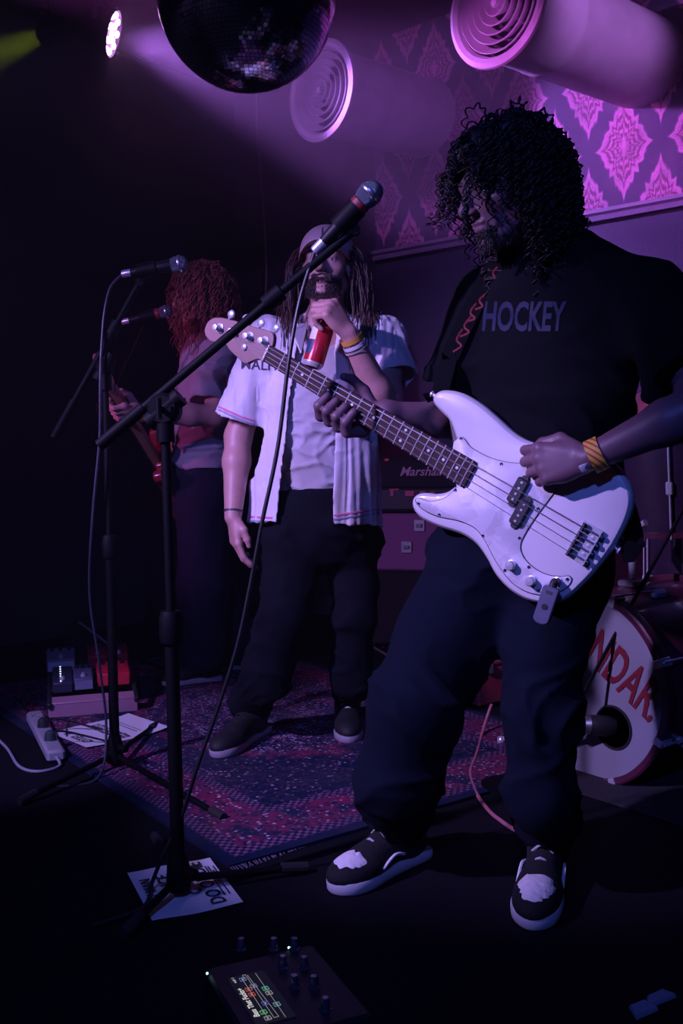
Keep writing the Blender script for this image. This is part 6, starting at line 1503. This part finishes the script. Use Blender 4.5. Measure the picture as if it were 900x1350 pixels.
# ---------------------------------------------------------------- the guitarist at the back
def guitarist():
    t = empty('person', (-.62, 4.35, 0), 'red-haired person in a grey T-shirt playing guitar behind the singer', 'person', 'band members')
    nb = A_(280, 438, 4.30); shl = A_(288, 468, 4.14); shr = A_(262, 462, 4.46)
    chest = A_(278, 510, 4.30); waist = A_(270, 590, 4.30); pel = A_(268, 640, 4.31)
    hl = A_(270, 660, 4.22); hr = A_(266, 655, 4.40); kl = A_(268, 770, 4.22); kr = A_(272, 760, 4.46)
    al = onfloor(262, 900); al = V(al.x+.02, al.y, .09); ar = al + V(.12, .24, 0)
    el = A_(284, 548, 4.02); Wl = A_(176, 545, 3.86); er = A_(250, 560, 4.55); Wr = A_(222, 612, 4.36)
    hc = A_(262, 388, 4.25); HR = frame_f((-.90, -.36, -.18), (-.12, 0, 1.))
    lo = np.min([ar, al, el, er, Wl, Wr, shl, shr, hc], 0)-.18; hi = np.max([ar, al, el, er, Wl, Wr, shl, shr, hc+V(0, 0, .12)], 0)+.18; lo[2] = -.01
    F = Field(lo, hi, .005); fw = V(-.93, -.36, 0)
    F.chain([pel, waist, chest, (chest+nb)/2, nb], [.120, .112, .125, .10, .056], .05, flat=(fw, .76))
    F.cone(shl, nb, .05, .05, .04); F.cone(shr, nb, .05, .05, .04); F.cone(nb, hc + HR @ V(0, -.03, -.06), .056, .055, .03)
    limb(F, hl, kl, al, [.068, .062, .048, .044, .036], .03); limb(F, hr, kr, ar, [.068, .062, .048, .044, .036], .03)
    limb(F, shl, el, Wl, [.054, .052, .043, .044, .027], .02); limb(F, shr, er, Wr, [.054, .052, .043, .044, .027], .02)
    for a in (al, ar): F.cone(a, a + V(-.10, -.04, -.05), .036, .03, .02)
    head_sdf(F, hc, HR, 1.)
    # guitar frame: neck runs towards the front of the stage and up
    hd_ = A_(136, 496, 3.74); bd_ = A_(214, 622, 4.22); u = nrm(hd_-bd_); fr = nrm(V(-.93, -.30, .12) - u*(V(-.93, -.30, .12) @ u)); w_ = np.cross(fr, u); w_ = w_ if w_[2] < 0 else -w_
    gq = lambda x, y, z=0.: bd_ + u*x + w_*y + fr*z
    Ln = np.linalg.norm(hd_-bd_)
    Wx = Ln-.17
    for i, u0 in enumerate((Wx+.05, Wx+.024, Wx-.002, Wx-.026)):
        p = [gq(u0-.012, .046, -.030), gq(u0, .058, .008), gq(u0+.004, .034, .030), gq(u0+.002, .006, .022)]; F.chain(p, [.0118, .0108, .0100, .0082], .004); F.cone(Wl, p[0], .024, .0125, .012)
    F.chain([gq(Wx-.02, .0, -.05), gq(Wx+.01, -.030, -.038), gq(Wx+.03, -.042, -.014), gq(Wx+.036, -.040, .006)], [.0165, .0130, .0112, .0090], .006)
    F.cone(Wl, gq(Wx-.02, .02, -.045), .026, .022, .02)
    hand_sdf(F, Wr, gq(.05, .0, .05)-Wr, -fr, u, [(30, 45, 25)]*4, [(.020, .004, .022), (.052, .022, .046), (.088, .026, .042), (.108, .028, .030)], .06)
    F.build('body', skin_mat('skin_guitarist', (.48, .25, .24)), t); eyes(t, hc, HR, 1.)
    # grey T-shirt
    F = Field(lo, hi, .006)
    F.chain([A_(268, 612, 4.30), A_(272, 560, 4.30), A_(278, 500, 4.30)], [.165, .158, .160], .05, flat=(fw, .80)); F.cone(A_(280, 470, 4.30), nb, .12, .066, .05)
    F.cone(shl, A_(280, 475, 4.30), .075, .11, .05); F.cone(shr, A_(280, 475, 4.30), .075, .11, .05)
    F.cone(shl, A_(272, 515, 4.06), .076, .086, .03); F.cone(shr, er*.6+shr*.4, .076, .086, .03)
    F.ell(nb + V(0, 0, .055), (.070, .065, .045), .01, sub=True); F.cut(A_(268, 618, 4.3), (0, 0, -1))
    d_ = nrm(el-shl); F.cone(A_(272, 515, 4.06) + d_*.075, A_(272, 515, 4.06) + d_*.2, .066, .066, .006, sub=True)
    F.build('t_shirt', cloth_mat('heather_grey', (.30, .28, .34), .92), t, disp=creases(.008, 91, ((waist[2], .1), (el[2]+.1, .08)), .6, 14.))
    F = Field(lo, hi, .007)
    F.chain([A_(268, 612, 4.31), pel], [.148, .160], .05, flat=(fw, .84)); F.cone(pel, hl, .14, .115, .05); F.cone(pel, hr, .14, .115, .05)
    F.chain([hl, kl, al + V(0, 0, .04)], [.112, .104, .100], .04); F.chain([hr, kr, ar + V(0, 0, .04)], [.112, .104, .100], .04); F.cut((0, 0, .05), (0, 0, -1)); F.cut(A_(268, 608, 4.3), (0, 0, 1))
    F.build('trousers', cloth_mat('slate_wide_trousers', (.012, .014, .032), .92, 700, .2), t, disp=folds(8, .012, 95, (1, 1, .5)))
    mh = mat('copper_hair', (.28, .075, .075), .5, var=.3, scale=60)
    F = Field(hc-.22, hc+.22, .006); F.M = (hc, HR); F.ell((0, -.03, .040), (.086, .104, .092), .02); F.ell((0, -.06, -.06), (.080, .062, .10), .04); F.M = None
    hb = F.build('hair', mh, t, disp=lambda P, N: .008*vnoise(P*np.array([60, 60, 18]), 3))
    av = [(shl, nb, .085), (shr, nb, .085), (nb, chest, .12)]
    p = grow_hair(hc, HR, 700, .27, lambda v: v[2] > -.4 and v[1] < .55, 22, 40, .22, 1.2, (.009, .07), (.082, .104, .090), .016, av)
    hair_tubes('hair_strands', p, np.linspace(.0026, .0012, 40), mh, hb)
    g = np.random.default_rng(24); S = []
    for i in range(600):
        a = g.uniform(-1.2, 1.2); S.append(V(.056*math.sin(a), .024+.058*math.cos(a), g.uniform(-.116, -.078)+.018*abs(a)))
    S = np.array(S); T = 6; P = S[:, None, :] + np.linspace(0, .045, T)[None, :, None]*V(0, .25, -1.) + g.normal(0, .0015, (len(S), T, 3)); hair_tubes('beard', hc + P @ HR.T, np.linspace(.0020, .0008, T), mh, t)
    mu, ms = mat('black_trainer', (.006, .006, .009), .7), mat('grey_rubber_sole', (.34, .28, .33), .6)
    shoe(t, al + V(-.17, -.06, -.09), al + V(.07, .03, -.09), .002, mu, ms, None, .05); shoe(t, ar + V(-.17, -.06, -.09), ar + V(.07, .03, -.09), .002, mu, ms, None, .05)
    fd = nrm(Wl-el); wristband(t, Wl - fd*.03, Wl, .033, .014, mat('festival_band', (.60, .30, .06), .6))
    # his guitar
    e = empty('electric_guitar', bd_, 'dark electric guitar held by the red-haired guitarist', 'guitar')
    fr_ = (bd_, u, w_, fr); md = mat('oxblood_lacquer', (.22, .02, .04), .2, var=.1, coat=.6)
    ol = [(.10, -.03), (.16, -.09), (.12, -.135), (.02, -.125), (-.06, -.12), (-.16, -.155), (-.24, -.13), (-.275, -.04), (-.27, .06), (-.21, .14), (-.12, .16), (-.04, .125), (.04, .115), (.10, .125), (.12, .09), (.08, .05), (.09, .03)]
    MB().prism(spline(ol, 4, True), [(.010, -.042), (.001, -.036), (0, -.02), (.001, -.006), (.008, 0)], fr_).build('body', md, e)
    MB().prism([(.05, -.026), (Ln-.07, -.021), (Ln-.07, .021), (.05, .026)], [(.004, -.022), (0, -.008), (0, .006)], fr_).build('neck', m_maple, e)
    MB().prism([(.03, -.027), (Ln-.07, -.021), (Ln-.07, .021), (.03, .027)], [(0, .006), (.001, .010)], fr_).build('fretboard', m_rose, e)
    MB().prism(spline([(Ln-.07, -.021), (Ln-.05, -.038), (Ln+.06, -.042), (Ln+.10, -.020), (Ln+.09, .020), (Ln+.04, .030), (Ln-.05, .036), (Ln-.07, .021)], 3, True), [(.001, -.016), (0, -.013), (.001, -.002)], fr_).build('headstock', MATS['maple_face'], e)
    for k in range(6):
        x = Ln-.03+.02*k; MB().cyl(gq(x, -.010+.002*k, -.002), gq(x, -.010+.002*k, .014), .0055, 10).build('tuner_post', m_chrome, e); MB().sphere(gq(x, -.058+.003*k, -.010), (.008, .010, .005), 10, 6).build('tuner_key', m_chrome, e)
        MB().tube([gq(-.10, (k-2.5)*.0104, .014), gq(Ln-.07, (k-2.5)*.007, .012)], .0006, 5).build('string', MATS['wound_string'], e)
    for x in (-.03, -.10): MB().box(gq(x, 0, .006), (.036, .082, .012), R=np.stack([u, w_, fr], 1), bev=.004).build('pickup', m_chrome, e)
    MB().box(gq(-.15, 0, .007), (.022, .09, .014), R=np.stack([u, w_, fr], 1), bev=.003).build('bridge', m_chrome, e)
    for x, y in ((-.15, .10), (-.20, .085)): MB().lathe([(.010, 0), (.010, .014), (0, .015)], gq(x, y), fr, 16).build('knob', m_chrome, e)
    MB().tube(spline([gq(.15, -.10, -.02), A_(252, 520, 4.20), A_(285, 452, 4.20), A_(305, 470, 4.40), A_(300, 560, 4.45), gq(-.275, -.03, -.03)], 6), .022, 8, flat=(fr, .12)).build('strap', mat('black_webbing', (.012, .012, .016), .8), e)
    return t
guitarist()

# ================================================================ stage haze: thin through the room, denser in a layer under the ceiling
def haze(name, lo, hi, dens, label):
    c = [(a+b)/2 for a, b in zip(lo, hi)]; d = [b-a for a, b in zip(lo, hi)]
    hm = bpy.data.materials.new(name); hm.use_nodes = True; nt = hm.node_tree; nt.nodes.clear()
    out = nt.nodes.new('ShaderNodeOutputMaterial'); vs = nt.nodes.new('ShaderNodeVolumeScatter')
    vs.inputs['Color'].default_value = (1, 1, 1, 1); vs.inputs['Density'].default_value = dens; vs.inputs['Anisotropy'].default_value = .30
    nt.links.new(vs.outputs[0], out.inputs['Volume'])
    tag(MB().box(c, d).build(name, hm), label, 'haze', kind='stuff')
haze('haze', (-4.5, -1.3, -.6), (4.5, 8.1, 3.28), HAZE, 'thin stage haze hanging in the whole room')
haze('ceiling_haze', (-1.75, 2.5, 1.98), (3.2, 7.9, 3.27), HAZE_HIGH, 'denser layer of haze drifting under the ceiling')
